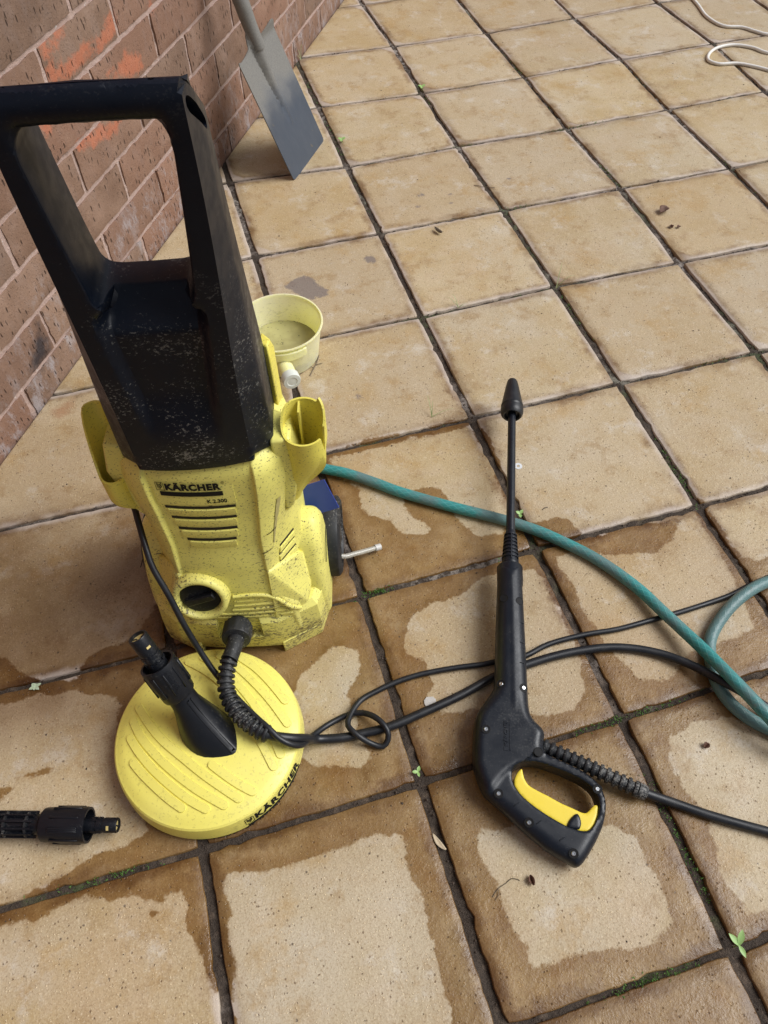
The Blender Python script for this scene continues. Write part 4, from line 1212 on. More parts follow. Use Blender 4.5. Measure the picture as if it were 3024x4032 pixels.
# gussets tying the holders to the flanks
for sx in (1, -1):
    bm = bmesh.new()
    add_loft(bm, [[Vector((sx * .085, .070, .395)), Vector((sx * .108, .074, .395)), Vector((sx * .108, .112, .395)), Vector((sx * .085, .125, .395))],
                  [Vector((sx * .088, .066, .34)), Vector((sx * .116, .070, .35)), Vector((sx * .116, .112, .35)), Vector((sx * .088, .125, .34))],
                  [Vector((sx * .09, .064, .265)), Vector((sx * .101, .068, .275)), Vector((sx * .101, .112, .275)), Vector((sx * .09, .12, .265))]])
    bevel(obj('holder_gusset', bm, M_YEL, pw, 30), .003)
# back fin at the right shoulder
bm = bmesh.new()
add_loft(bm, [[Vector((x, y, z)) for x, y in ((.075, .150), (.090, .140), (.093, .165), (.078, .18))] for z in (.36, .455)] + [[Vector((x, y, .47)) for x, y in ((.076, .156), (.088, .148), (.090, .16), (.08, .172))]])
bevel(obj('rear_tab', bm, M_YELD, pw, 30), .002)
# blue label and the clear detergent tube at the back
bm = bmesh.new(); add_box(bm, (.116, .150, .176), (.056, .0016, .05), Matrix.Rotation(R(-24), 3, 'Y') @ Matrix.Rotation(R(-22), 3, 'X'))
lb = obj('blue_label', bm, M_BLUE, pw, 0)
bm = bmesh.new()
Mb = Matrix.Rotation(R(-24), 3, 'Y') @ Matrix.Rotation(R(-22), 3, 'X')
for ring in range(4):
    for k in range(9):
        a = R(190 - 22 * k); r = .006 + .0048 * ring
        p = Vector((.112, .150, .168)) + Mb @ Vector((.010 + r * math.cos(a), -.0012, r * math.sin(a)))
        vs = [bm.verts.new(p + Mb @ Vector((.0011 * math.cos(q * 1.0472), 0, .0011 * math.sin(q * 1.0472)))) for q in range(6)]
        bm.faces.new(vs)
obj('dot_print', bm, M_WHITE, lb, 0)
M_CLEAR = mat_simple('clear_tube', (.50, .46, .38), .2, 0, (.6, .58, .5), trans=.35)
tb = [to_pw(p) for p in CLEAR_TUBE]
tb = [tb[0] + Vector((-.05, .02, .012))] + tb
ct = tube_obj('detergent_tube', tb, .0042, M_CLEAR, pw, 12, .006)
d_ = (tb[-1] - tb[-2]).normalized()
tube_obj('tube_end', [tb[-1] - d_ * .004, tb[-1] + d_ * .006], .0055, mat_simple('white_nylon', (.62, .60, .56), .4), ct, 12)

# black hood with the carrying handle
OUT = [(-.0655, .3865), (-.03, .3845), (0, .384), (.03, .3845), (.0655, .3865), (.0668, .394), (.0885, .380), (.0875, .46), (.084, .60), (.0805, .70), (.078, .770), (.0768, .793), (.073, .7985), (0, .8000), (-.073, .7985), (-.0768, .793), (-.078, .770), (-.0805, .70), (-.084, .60), (-.0875, .46), (-.0885, .380), (-.0668, .394)]
HOL = [(-.040, .607), (-.030, .6045), (.0, .604), (.030, .6045), (.040, .607), (.0455, .615), (.049, .65), (.0535, .70), (.0575, .747), (.0565, .761), (.0500, .7695), (.03, .7715), (0, .772), (-.03, .7715), (-.0500, .7695), (-.0565, .761), (-.0575, .747), (-.0535, .70), (-.049, .65), (-.0455, .615)]
OUT = resample(OUT, .005); HOL = resample(HOL, .004, 1)
HOL = [(x, z + (.0016 * abs(math.sin((x + .045) / .022 * math.pi)) - .0012 if z > .766 and abs(x) < .045 else 0)) for x, z in HOL]
def hood_xr(z): return .0640 + .0095 * sstep(.42, .76, z)
def hood_xe(z): return .0360 + .0105 * sstep(.44, .60, z)
def hood_front(x, z, d):
    ax_ = abs(x)
    y0 = .0445 + .008 * sstep(.40, .72, z) - (.0045 * (1 - (x / .065) ** 2) if ax_ < .065 else 0) * sstep(.56, .42, z)
    w = .088 - .010 * sstep(.38, .78, z)
    xr = hood_xr(z)
    y = y0
    if ax_ > xr: y += (ax_ - xr) / (w - xr) * .028
    # recessed centre panel and the sloping sill under the opening
    xe = hood_xe(z)
    rec = sstep(xe + .006, xe - .006, ax_) * sstep(.430, .500, z) * (1 if z < .62 else 0) * (1 - sstep(.588, .604, z) * sstep(.034, .042, ax_))
    y += .0105 * rec
    sill = sstep(.570, .606, z)
    if z < .63: y += .030 * sill * rec
    # rounded top bar
    if z > .777:
        t = min(1, (z - .777) / .0232)
        y += .010 * (1 - math.sqrt(max(0, 1 - t * t)))
    if .755 < z <= .786 and ax_ < .06:
        t = min(max(0, (.786 - z) / .015), 1)
        y += .009 * (1 - math.sqrt(max(0, 1 - t * t))) * sstep(.060, .050, ax_)
    return y + rnd_edge(d, .0035)
def hood_back(x, z, d):
    y = .150 - .026 * sstep(.42, .66, z)
    if z > .738: y = min(y, .134 - (z - .740) * 1.15)
    return y - rnd_edge(d, .0035)
zs = [.39 + .008 * k for k in range(53)]
FE = []
for sx in (1, -1):
    FE.append([(sx * hood_xr(z), z) for z in zs if z > .412])
    for o_ in (.006, .002, -.002, -.006): FE.append([(sx * (hood_xe(z) + o_), z) for z in [.440 + .006 * k for k in range(28)]])
for z in (.570, .590): FE.append([(-.0485, z), (.0485, z)])
for z in (.777,): FE.append([(-.076, z), (.076, z)])
bm = pillow(OUT, [HOL], .0052, hood_front, hood_back, lambda x, z, o_: Vector((x, o_, z)), FE)
hood = obj('handle', bm, M_BLK, None, 28)
# hollow end of the grip
def tear(cx):
    P = [(.0580, .7930), (.0625, .7965), (.070, .7925), (.086, .7790), (.100, .7660), (.111, .7545), (.113, .7480), (.106, .7475), (.092, .7590), (.076, .7725), (.062, .7845)]
    return [Vector((cx, y - .001, z - .0100)) for y, z in resample(P, .003, 2)]
cb = bmesh.new(); add_loft(cb, [tear(.0625), tear(.12)])
cut = obj('cutter', cb, None, None, 0)
m = hood.modifiers.new('cut', 'BOOLEAN'); m.object = cut; m.operation = 'DIFFERENCE'; m.solver = 'EXACT'; m.use_self = True
apply_mods(hood)
bpy.data.objects.remove(cut)
smooth(hood.data, 28)
hood.parent = pw
hood.rotation_euler = (0, 0, R(4)); hood.location = Vector((0, .09, 0)) - Matrix.Rotation(R(4), 3, 'Z') @ Vector((0, .09, 0))

# ------------------------------------------------------------------ patio cleaner head
CC = Vector((-.262, -1.368, 0))
pc = thing('patio_cleaner', 'round yellow patio cleaning head with raised ribs and an upright black connector', 'cleaner head', CC)
RC = .1265
def dome(r): return .0445 + .0165 * (1 - (r / RC) ** 2)
prof = [(RC - .001, .012), (RC + .0025, .0135), (RC + .0010, .030), (RC - .0008, .0405), (RC - .0030, .0432), (RC - .0075, .0450), (RC - .012, dome(RC - .012)), (RC - .018, dome(RC - .018))]
prof += [(RC * k / 10, dome(RC * k / 10)) for k in range(8, 0, -1)] + [(.003, dome(.003))]
bm = bmesh.new(); add_lathe(bm, prof, 96, Vector((0, 0, 0)), cap=(True, True))
cov = obj('cover', bm, M_YELC, pc, 26)
bm = bmesh.new()
for k in range(420):
    a = 2 * math.pi * k / 420 + random.uniform(-.005, .005); r = RC - .0035 + random.uniform(-.0012, .0012)
    b = Vector((math.cos(a) * r, math.sin(a) * r, .013)); e = Vector((math.cos(a) * (r + .003 + random.uniform(-.002, .002)), math.sin(a) * (r + .003), .0006))
    t = Vector((-math.sin(a), math.cos(a), 0)) * .0009
    bm.faces.new([bm.verts.new(p) for p in (b - t, b + t, e + t, e - t)])
add_lathe(bm, [(RC - .006, .004), (RC - .006, .014)], 64, cap=(False, False))
tag(obj('bristle_skirt', bm, M_DARK, pc, 0), kind='stuff')
M_SHADE_GRIME = mat_simple('shade_grime_yellow', (.46, .36, .075), .5, 0, (.60, .50, .11), 70)  # darker yellow: self-shadow along the rib edges painted together with grime
def add_rib(pts):
    P = catmull([(x, y, 0) for x, y in pts], .004)
    w = .0058; h = .0020
    # capsule outline strip following the dome
    fr = []
    for i, p in enumerate(P):
        t = (P[min(i + 1, len(P) - 1)] - P[max(i - 1, 0)]).normalized(); fr.append((p, t))
    ext = []
    for k in range(4, 0, -1):
        a = k / 4.2 * math.pi / 2; ext.append((fr[0][0] - fr[0][1] * math.sin(a) * w, fr[0][1], math.cos(a)))
    row = ext + [(p, t, 1.0) for p, t in fr]
    for k in range(1, 5):
        a = k / 4.2 * math.pi / 2; row.append((fr[-1][0] + fr[-1][1] * math.sin(a) * w, fr[-1][1], math.cos(a)))
    bm = bmesh.new(); secs = []
    for p, t, s in row:
        n = Vector((-t.y, t.x, 0)); sec = []
        for off, hh in ((-1.20, -.001), (-1.0, .30), (-.90, 1), (0, 1.05), (.90, 1), (1.0, .30), (1.20, -.001)):
            q = p + n * (off * w * s)
            z = dome(min(q.to_2d().length, RC)) + (hh * h if hh > 0 else -.0012)
            sec.append(Vector((q.x, q.y, z)))
        secs.append(sec)
    rings = [[bm.verts.new(q) for q in s] for s in secs]
    for a, b in zip(rings, rings[1:]):
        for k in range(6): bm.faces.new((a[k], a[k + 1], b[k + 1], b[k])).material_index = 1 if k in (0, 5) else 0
    o = obj('rib', bm, M_YELC, cov, 22)
    o.data.materials.append(M_SHADE_GRIME)
RIBS = [[(-.0843, .0603), (-.0729, .0321), (-.0579, .0034), (-.0338, -.0295), (-.0085, -.062), (.0256, -.0991)],
        [(-.0934, .0427), (-.0849, .0159), (-.0682, -.0149), (-.0462, -.0466), (-.0207, -.0766), (.0063, -.1021)],
        [(-.0997, .0204), (-.0908, -.0017), (-.0742, -.0319), (-.0539, -.0605), (-.0337, -.0846), (-.0168, -.100)],
        [(-.0990, -.0146), (-.09, -.0312), (-.0748, -.0542), (-.0597, -.0747), (-.0463, -.0899)],
        [(.0015, -.0503), (.0131, -.0645), (.0299, -.0828), (.0444, -.0955)],
        [(-.0089, .1091), (.0144, .0842), (.0337, .0569), (.049, .0221), (.061, -.0152), (.0699, -.0439), (.0771, -.0718)],
        [(.0121, .1101), (.0321, .0861), (.0542, .0507), (.0707, .0132), (.0823, -.0238), (.0892, -.0587)],
        [(.0356, .1065), (.0537, .0844), (.0739, .0518), (.0926, .0157), (.107, -.020)],
        [(.0652, .0925), (.082, .0709), (.098, .0421), (.111, .013)]]
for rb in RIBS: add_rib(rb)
# lettering on the rim
def rim_map(u, z):
    a = R(-78.0 + 46.0 * u)
    r = RC + .0031 - .0015 * (z - .0135) / .0165 if z < .030 else RC + .0016 - .0020 * (z - .030) / .0105
    return Vector((math.cos(a) * r, math.sin(a) * r, z))
me = text_mesh('KÄRCHER', 1.0, .045, 0, 1.0, 1.12)
decal(me, 'lettering', M_INK, pc, lambda c: rim_map(.14 + c.x * .86, .0215 + c.y * .0180), .03)
emblem(pc, lambda c: rim_map(.0 + c.x * .115, .0215 + c.y * .0140), M_INK)
decal(quad_mesh([(k / 40, 0) for k in range(41)] + [(1 - k / 40, 1) for k in range(41)]), 'lettering_bar', M_INK, pc, lambda c: rim_map(.02 + c.x * .98, .0150 + c.y * .0042), .05)
# stem: keel-shaped boot, collar and bayonet tip
SB = Vector((0.004, -.006, .056)); ST = Vector((-.042, .081, .2)); SD = (ST - SB).normalized()
keel = Vector((.62, -.78, 0)).normalized(); side = Vector((.78, .62, 0)).normalized()
secs = []
for z, lf, lb_, wd, sh in [(.054, .050, .046, .0330, 0), (.060, .047, .043, .0325, .0), (.072, .038, .036, .0290, .06), (.088, .028, .027, .0235, .22), (.104, .0195, .0195, .0185, .40), (.122, .0175, .0175, .0175, .58), (.135, .0175, .0175, .0175, .7)]:
    c = SB + SD * ((z - SB.z) / SD.z)
    c.z = z
    sec = []
    for k in range(28):
        a = 2 * math.pi * k / 28
        ca, sa = math.cos(a), math.sin(a)
        l = lf if ca > 0 else lb_
        # pointed front
        wv = wd * (abs(sa) ** 1.0) * (1 if sa > 0 else -1)
        if ca > .2 and lf > .02: wv *= 1 - .45 * ((ca - .2) / .8) ** 2
        q = c + keel * (ca * l) + side * wv
        sec.append(q)
    secs.append(sec)
bm = bmesh.new(); add_loft(bm, secs)
stem = obj('stem', bm, M_BLKN, pc, 45)
# slot along the front of the boot
bm = bmesh.new()
pts = []
for z, lf in [(.062, .0485), (.075, .0365), (.088, .0280), (.104, .0203), (.121, .0181)]:
    c = SB + SD * ((z - SB.z) / SD.z); c.z = z
    pts.append(c + keel * lf * .985)
P = catmull(pts, .006); rr = []
for i, p in enumerate(P):
    rr.append([p - side * .0040 - keel * .002, p - side * .0040 + keel * .0012, p - side * .0022 + keel * .0016, p - side * .002 - keel * .004, p + side * .002 - keel * .004, p + side * .0022 + keel * .0016, p + side * .0040 + keel * .0012, p + side * .0040 - keel * .002])
add_loft(bm, rr); obj('stem_rail', bm, M_BLKN, stem, 30)
def coupling(parent, o, ax, L, r, name='collar'):
    """ribbed sleeve, slightly flared, hollow at its far end"""
    bm = bmesh.new()
    add_lathe(bm, [(r * .80, 0), (r * .92, .002), (r * .95, L * .1), (r * .95, L * .3), (r, L * .45), (r, L * .95), (r * .985, L), (r * .86, L), (r * .84, L * .80), (r * .5, L * .78)], 48, o, ax, cap=(True, True))
    c = obj(name, bm, M_BLKN, parent, 40)
    X = (Vector((1, 0, 0)) if abs(ax.x) < .8 else Vector((0, 1, 0))); X = (X - ax * X.dot(ax)).normalized(); Y = ax.cross(X)
    for k in range(9):
        a = k * 2 * math.pi / 9
        for da in (-.10, .10, .0) if k % 3 == 0 else (0,):
            d = X * math.cos(a + da) + Y * math.sin(a + da)
            bm = bmesh.new()
            Mx = Matrix((d, ax.cross(d), ax)).transposed()
            add_box(bm, o + ax * (L * .56) + d * (r * 1.0), (.0022, .0028, L * .62), Mx)
            bevel(obj('grip_rib', bm, M_BLKN, c, 30), .0006, 1)
    return c
def bayonet(parent, o, ax, L, r):
    bm = bmesh.new()
    add_lathe(bm, [(r * 1.0, 0), (r, L * .3), (r * .90, L * .31), (r * .90, L * .36), (r, L * .37), (r, L * .52), (r * .9, L * .53), (r * .9, L * .58), (r, L * .59), (r, L * .97), (r * .95, L), (r * .78, L), (r * .76, L * .85)], 32, o, ax, (True, False))
    t = obj('bayonet_tip', bm, M_BLKN, parent, 35)
    X = (Vector((1, 0, 0)) if abs(ax.x) < .8 else Vector((0, 1, 0))); X = (X - ax * X.dot(ax)).normalized(); Y = ax.cross(X)
    bm = bmesh.new(); add_lathe(bm, [(r * .765, L * .82), (r * .765, L * .93), (r * .3, L * .93), (r * .28, L * .84)], 24, o, ax)
    ins = obj('brass_insert', bm, M_BRASS, t, 30)
    bm = bmesh.new()
    for a in (0.6, 2.7, 4.8):
        d = X * math.cos(a) + Y * math.sin(a)
        add_box(bm, o + ax * (L * .925) + d * (r * .5), (r * .45, r * .22, .0012), Matrix((d, ax.cross(d), ax)).transposed())
    obj('insert_slot', bm, M_DARK, ins, 0)
    bm = bmesh.new()
    for a in (2.2, 5.3):
        d = X * math.cos(a) + Y * math.sin(a)
        add_box(bm, o + ax * (L * .74) + d * r, (.0012, .0055, .0030), Matrix((d, ax.cross(d), ax)).transposed())
    obj('latch_window', bm, M_BRASS, t, 0)
    for k in range(16):
        a = k * math.pi / 8
        d = X * math.cos(a) + Y * math.sin(a)
        bm = bmesh.new(); add_box(bm, o + ax * (L * (.30 if k % 2 else .44)) + d * r, (.0016, .0030, .005), Matrix((d, ax.cross(d), ax)).transposed())
        obj('lug', bm, M_BLKN, t, 0)
    return t
c0 = SB + SD * .076
coupling(pc, c0, SD, .056, .0235)
# raised name on the collar
X = (Vector((1, 0, 0)) - SD * SD.x).normalized(); Y = SD.cross(X)
me = text_mesh('KÄRCHER', 1.0, .03, .05)
def col_map(c):
    a = R(-62) + (c.y - .5) * .30
    d = X * math.cos(a) + Y * math.sin(a)
    return c0 + SD * (.050 - c.x * .032) + d * (.0236 + max(c.z, 0) * .01)
decal(me, 'lettering', M_BLKN, pc, col_map, .2)
bayonet(pc, SB + SD * .118, SD, .060, .0125)

# ------------------------------------------------------------------ lance at the left edge
la = thing('extension_lance', 'black ribbed spray lance lying on the tiles at the left', 'lance', (-.40, -1.443, 0))
LA = Vector((-.955, .297, 0)).normalized(); LO = Vector((.003, -.0035, .0235))
tip_ax = -LA
bayonet(la, LO + LA * .040, tip_ax, .042, .0095)
bm = bmesh.new(); add_lathe(bm, [(.0082, .02), (.0082, .06)], 24, LO, LA); obj('neck', bm, M_BLKN, la, 40)
c_ = coupling(la, LO + LA * .096, tip_ax, .060, .0225)
bm = bmesh.new(); add_lathe(bm, [(.0125, .09), (.0125, .48)], 24, LO, LA); tb_ = obj('tube', bm, M_BLKN, la, 40)
for k in range(12):
    bm = bmesh.new(); add_lathe(bm, [(.0125, 0), (.0165, .0004), (.0165, .0030), (.0125, .0034)], 28, LO + LA * (.112 + k * .028), LA); obj('ring_rib', bm, M_BLKD, tb_, 40)
Xl = Vector((0, 0, 1)); Yl = LA.cross(Xl)
for k in range(12):
    a = k * math.pi / 6
    d = Xl * math.cos(a) + Yl * math.sin(a)
    bm = bmesh.new(); add_box(bm, LO + LA * .29 + d * .0150, (.0042, .0022, .37), Matrix((d, LA.cross(d), LA)).transposed())
    obj('long_rib', bm, M_BLKN, tb_, 0)

# ------------------------------------------------------------------ spray gun
gun = thing('spray_gun', 'black trigger spray gun with yellow trigger and a thin wand ending in a cone nozzle', 'spray gun')
gun.matrix_world = Matrix(((GUN_RT[0], GUN_AX[0], GUN_UP[0], GUN_O[0]), (GUN_RT[1], GUN_AX[1], GUN_UP[1], GUN_O[1]), (GUN_RT[2], GUN_AX[2], GUN_UP[2], GUN_O[2]), (0, 0, 0, 1)))
go_ = resample(G_OUT, .004, 2); gh_ = resample(G_HOLE, .004, 2)
def crease(x, y):
    """+ on the grip side of the crease"""
    best = 1e9; sg = 1
    for a, b in zip(G_CREASE, G_CREASE[1:]):
        d = seg_dist((x, y), a, b)
        if d < best:
            best = d; sg = (b[0] - a[0]) * (y - a[1]) - (b[1] - a[1]) * (x - a[0])
    return -best if sg > 0 else best
def gun_h(x, y):
    h = .0205
    if y < -.29 and x < .02:
        h -= .0035 * sstep(-.004, .004, crease(x, y))
    elif y < -.29: h -= .0035
    return h
def is_guard(x, y):
    ln = -.307 - .40 * (x - .02)
    return max(sstep(.026, .052, x) * sstep(ln - .004, ln + .004, y) * sstep(-.262, -.285, y), sstep(.103, .111, x))
_gc = {}
def gun_d(x, y):
    k = (round(x, 6), round(y, 6))
    if k not in _gc: _gc[k] = (max(0, poly_sdf((x, y), go_)), max(0, -poly_sdf((x, y), gh_)))
    return _gc[k]
def gun_skin(sgn):
    def f(x, y, d):
        h = gun_h(x, y)
        do, dh = gun_d(x, y)
        gw = is_guard(x, y); h = min(h, h + (.0165 - h) * gw)
        Rr = .0185 - .0055 * sstep(-.20, -.25, y) + .003 * sstep(-.33, -.37, y)
        Rr += (.0045 - Rr) * gw
        t = min(1, do / Rr)
        k = math.sqrt(max(0, 1 - (1 - t) ** 2.3))
        # flat flanks either side of the ridge on the barrel
        ridge = .0009 * math.exp(-(x / .0022) ** 2) if -.23 < y < -.02 else 0
        o = h * (.18 + .82 * k) + (ridge if sgn > 0 else 0)
        if dh < .0025: o -= rnd_edge(dh, .0025)
        return sgn * o
    return f
bm = pillow(go_, [gh_], .0036, gun_skin(1), gun_skin(-1), lambda x, y, o_: Vector((x, y, o_)))
gb_ = obj('body', bm, M_BLKG, gun, 38)
def gun_top(x, y):
    d = poly_sdf((x, y), go_); d = min(d, -poly_sdf((x, y), gh_))
    return gun_skin(1)(x, y, max(d, 0))
# front ring
bm = bmesh.new(); add_lathe(bm, [(.0165, -.006), (.0195, -.004), (.0198, .002), (.0198, .026), (.0185, .028), (.0145, .029)], 32, Vector((0, -.026, 0)), Vector((0, 1, 0)))
obj('front_ring', bm, M_BLKG, gun, 40)
# trigger, lock button
gt_ = resample(G_TRIG, .003, 1)
bm = pillow(gt_, [], .003, lambda x, y, d: .0132 - rnd_edge(d, .0020), lambda x, y, d: -.0128 + rnd_edge(d, .0035), lambda x, y, o_: Vector((x, y, o_)))
obj('trigger', bm, M_YELT, gun, 45)
gbn = resample(G_BTN, .003, 1)
bm = pillow(gbn, [], .003, lambda x, y, d: .0165 - rnd_edge(d, .003), lambda x, y, d: .005, lambda x, y, o_: Vector((x, y, o_)))
lbn = obj('lock_button', bm, M_BLKG, gun, 45)
# screws in their wells
for k, (x, y) in enumerate(G_SCREW):
    z = gun_top(x, y)
    e = .002
    nx = -(gun_top(x + e, y) - gun_top(x - e, y)) / (2 * e); ny = -(gun_top(x, y + e) - gun_top(x, y - e)) / (2 * e)
    nx = max(-.7, min(.7, nx)); ny = max(-.7, min(.7, ny))
    ax = Vector((nx * .6, ny * .6, 1)).normalized(); p = Vector((x, y, z)) - ax * .0004
    bm = bmesh.new(); add_lathe(bm, [(.0062, -.002), (.0062, .0010), (.0056, .0011), (.0053, .0007)], 20, p, ax)
    well = obj('screw_well', bm, M_INK, gb_, 40)
    if k not in (3, 8, 9):
        bm = bmesh.new(); add_lathe(bm, [(.0029, .0002), (.0029, .0012), (.0023, .0019), (.0012, .0019), (.0010, .0010)], 16, p, ax)
        obj('screw', bm, M_CHROME, gun, 35)
for x, y in G_TICK:
    a = R(0) if y > -.3 else R(35)
    bm = bmesh.new(); add_box(bm, (x, y, gun_top(x, y) - .0002), (.0085, .0013, .0022), Matrix.Rotation(a, 3, 'Z') @ Matrix.Rotation(R(26) if y > -.3 else R(0), 3, 'Y'))
    bevel(obj('grip_tick', bm, M_BLKG, gb_, 30), .0005, 1)
# raised name along the barrel
me = text_mesh('KÄRCHER', 1.0, .03, .05)
gx0, gx1, gy0, gy1 = -.0165, -.0105, -.287, -.245
decal(me, 'lettering', M_BLKG, gb_, lambda c: (lambda x, y: Vector((x, y, gun_top(x, y) + (.0012 if c.z > 0 else -.001))))(gx1 - c.y * (gx1 - gx0), gy0 + .006 + c.x * (gy1 - gy0 - .006)), .004)
bm = bmesh.new(); add_box(bm, (-.0075, (gy0 + gy1) / 2, gun_top(-.0075, -.265)), (.0018, gy1 - gy0, .0014)); obj('lettering_bar', bm, M_BLKG, gb_, 0)
bm = bmesh.new(); add_box(bm, (-.0135, gy0 + .002, gun_top(-.0135, gy0)), (.0055, .0042, .0014)); obj('emblem', bm, M_BLKG, gb_, 0)
# ribbed cone sleeve, wand and rotating nozzle
w0 = Vector((.0008, .004, 0)); w1 = Vector((.0103, .306, 0.0)); wd = (w1 - w0).normalized()
bm = bmesh.new(); add_lathe(bm, [(.0135, -.004), (.0138, .004), (.0118, .006), (.0085, .056), (.0074, .062)], 28, w0, wd); sl = obj('cone_sleeve', bm, M_BLKG, gun, 40)
for k in range(7):
    y = .012 + k * .0068; r = .0118 - (y - .006) / .05 * .0033
    bm = bmesh.new(); add_lathe(bm, [(r * .9, 0), (r + .0016, .0002), (r + .0015, .0026), (r * .9, .0028)], 28, w0 + wd * y, wd); obj('cone_rib', bm, M_BLKG, sl, 40)
bm = bmesh.new()
Xs = Vector((0, 0, 1))
for a in (0, 1.57, 3.14, 4.71):
    d = Matrix.Rotation(a, 3, wd) @ Xs
    add_tube(bm, [w0 + wd * .008 + d * .0122, w0 + wd * .055 + d * .0092], .0011, 6)
obj('cone_spine', bm, M_BLKG, sl, 40)
bm = bmesh.new(); add_lathe(bm, [(.0072, .05), (.0068, .33)], 24, w0, wd); obj('wand', bm, M_BLKG, gun, 40)
n0 = w0 + wd * .300
bm = bmesh.new(); add_lathe(bm, [(.0068, .006), (.0130, .007), (.0135, .001), (.0160, .0), (.0190, .004), (.0200, .010), (.0200, .016), (.0182, .0175), (.0182, .020), (.0196, .022), (.0188, .026), (.0165, .038), (.0120, .066), (.0098, .078), (.0080, .0825), (.0045, .084), (.0032, .078)], 40, n0, wd, lobes=lambda t, h: 1 + (.012 if .024 < h < .07 and math.sin(t * 12) > .2 else 0)); obj('nozzle', bm, M_RUB, gun, 40)

# ------------------------------------------------------------------ hoses and cords
hp = thing('high_pressure_hose', 'black high pressure hose running from the yellow washer under the spray gun', 'hose')
tail = [HP_A[-1], (.5125, -1.565, .012), (.560, -1.62, .007), (.575, -1.70, .007), (.52, -1.745, .007), (.455, -1.722, .007)] + list(reversed(HP_B))
gm = gun.matrix_world
ga_ = gm @ Vector((G_COIL[0][0] - .012, G_COIL[0][1] + .004, -.003)); gb2 = Vector(HP_B[0])
nut0 = Vector(W0) + Matrix.Rotation(A0, 3, 'Z') @ Vector((.004, -.002, .086))
nut1 = Vector(W0) + Matrix.Rotation(A0, 3, 'Z') @ Vector((.004, -.034, .096))
path = [nut0, nut1] + [Vector(p) for p in COIL_TOP] + [Vector(p) for p in HP_A] + [Vector(p) for p in tail[1:]] + [ga_]
P = catmull(path, .006)
bm = bmesh.new(); add_tube(bm, P, .0064, 14)
hob = obj('hose', bm, M_RUB, hp, 60)
# the union nut on the washer
nd = (nut1 - nut0).normalized()
bm = bmesh.new()
add_lathe(bm, [(.0115, -.004), (.0160, -.003), (.0165, .002), (.0205, .004), (.0208, .024), (.0195, .028), (.0120, .029)], 48, nut0, nd, lobes=lambda t, h: 1 - (.045 if (.003 < h < .026 and math.sin(t * 12) > .35) else 0))
obj('union_nut', bm, M_BLKD, hp, 35)
Pc = catmull([nut0 + nd * .026, nut1 + nd * .004] + [Vector(p) for p in COIL_TOP][:1], .004)
bm = bmesh.new(); add_tube(bm, Pc, [.0112] * (len(Pc) - 3) + [.0112, .0118, .0118], 18); obj('sleeve', bm, M_BLKD, hp, 50)
def coil(name, P, r_in, r_out, pitch):
    L = [0.0]
    for a, b in zip(P, P[1:]): L.append(L[-1] + (b - a).length)
    n = int(L[-1] / pitch)
    par = None
    bm = bmesh.new(); add_tube(bm, P, r_in, 16); par = obj(name, bm, M_BLKD, hp, 60)
    fr = frames(P)
    for k in range(n):
        s = (k + .5) * pitch
        i = next(q for q in range(1, len(L)) if L[q] >= s)
        t = (s - L[i - 1]) / (L[i] - L[i - 1]); c = P[i - 1].lerp(P[i], t)
        ax = fr[i][0]; ax = (ax + fr[i][1] * .16).normalized()
        w = pitch * .27
        bm = bmesh.new(); add_lathe(bm, [(r_in * .9, -w), (r_out * .93, -w * .9), (r_out, 0), (r_out * .93, w * .9), (r_in * .9, w)], 22, c, ax, (False, False))
        obj('coil_ring', bm, M_BLKD, par, 50)
Pt = catmull([Vector(p) for p in COIL_TOP][:6], .004)
coil('strain_relief', Pt, .0085, .0125, .0085)
Pg = catmull([ga_, ga_.lerp(gb2, .5) + Vector((0, 0, .002)), gb2], .004)
coil('strain_relief', Pg, .0078, .0112, .0098)
bm = bmesh.new(); dcol = (Pg[-1] - Pg[-3]).normalized(); add_lathe(bm, [(.008, -.004), (.0105, -.003), (.0105, .006), (.0085, .009)], 20, Pg[-1], dcol); obj('collar', bm, M_BLKD, hp, 40)

CT = [Vector(p) for p in CORD_TOP if p != CORD_TOP[6]]
CT = [CT[0] + Vector((-.004, .07, .03))] + CT
path = CT + [Vector(p) for p in CORD_A] + [Vector(p) for p in CORD_B]
bm = bmesh.new(); add_tube(bm, catmull(path, .006), .0042, 12)
tag(obj('power_cord', bm, M_RUB, None, 60), 'thin black power cord hanging from the washer and looped once round the thicker hose', 'cord')

M_HOSE = mat_hose()
hA = [Vector(p) for p in HOSE_A]; hB = [Vector(p) for p in HOSE_B]
start = [Vector((-.10, -.985, .12)), Vector((-.065, -.925, .06)), Vector((-.035, -.918, .026))]
far = [Vector((.62, -1.70, .0095)), Vector((.76, -1.66, .0095)), Vector((.72, -1.56, .0095)), Vector((.60, -1.585, .0095))]
far2 = [Vector((.72, -1.36, .0095)), Vector((.86, -1.30, .0095))]
gh2 = thing('garden_hose', 'green braided garden hose crossing under the black wand and looping at the right', 'hose')
bm = bmesh.new(); Ph = catmull(start + hA + far + list(reversed(hB)) + far2, .006)
add_tube(bm, Ph, .0092, 20)
ob_ = obj('hose', bm, M_HOSE, gh2, 60)
at = ob_.data.attributes.new('old', 'FLOAT', 'POINT')
n_all = len(Ph)
lenA = len(catmull(start + hA + far, .006))
for i, p in enumerate(Ph):
    for k in range(20): at.data[i * 20 + k].value = sstep(lenA - 30, lenA, i)
bm = bmesh.new(); add_lathe(bm, [(.0095, -.02), (.013, -.018), (.0135, .02), (.0105, .022)], 24, start[1], (start[2] - start[0]).normalized()); obj('connector', bm, M_BLKD, gh2, 40)

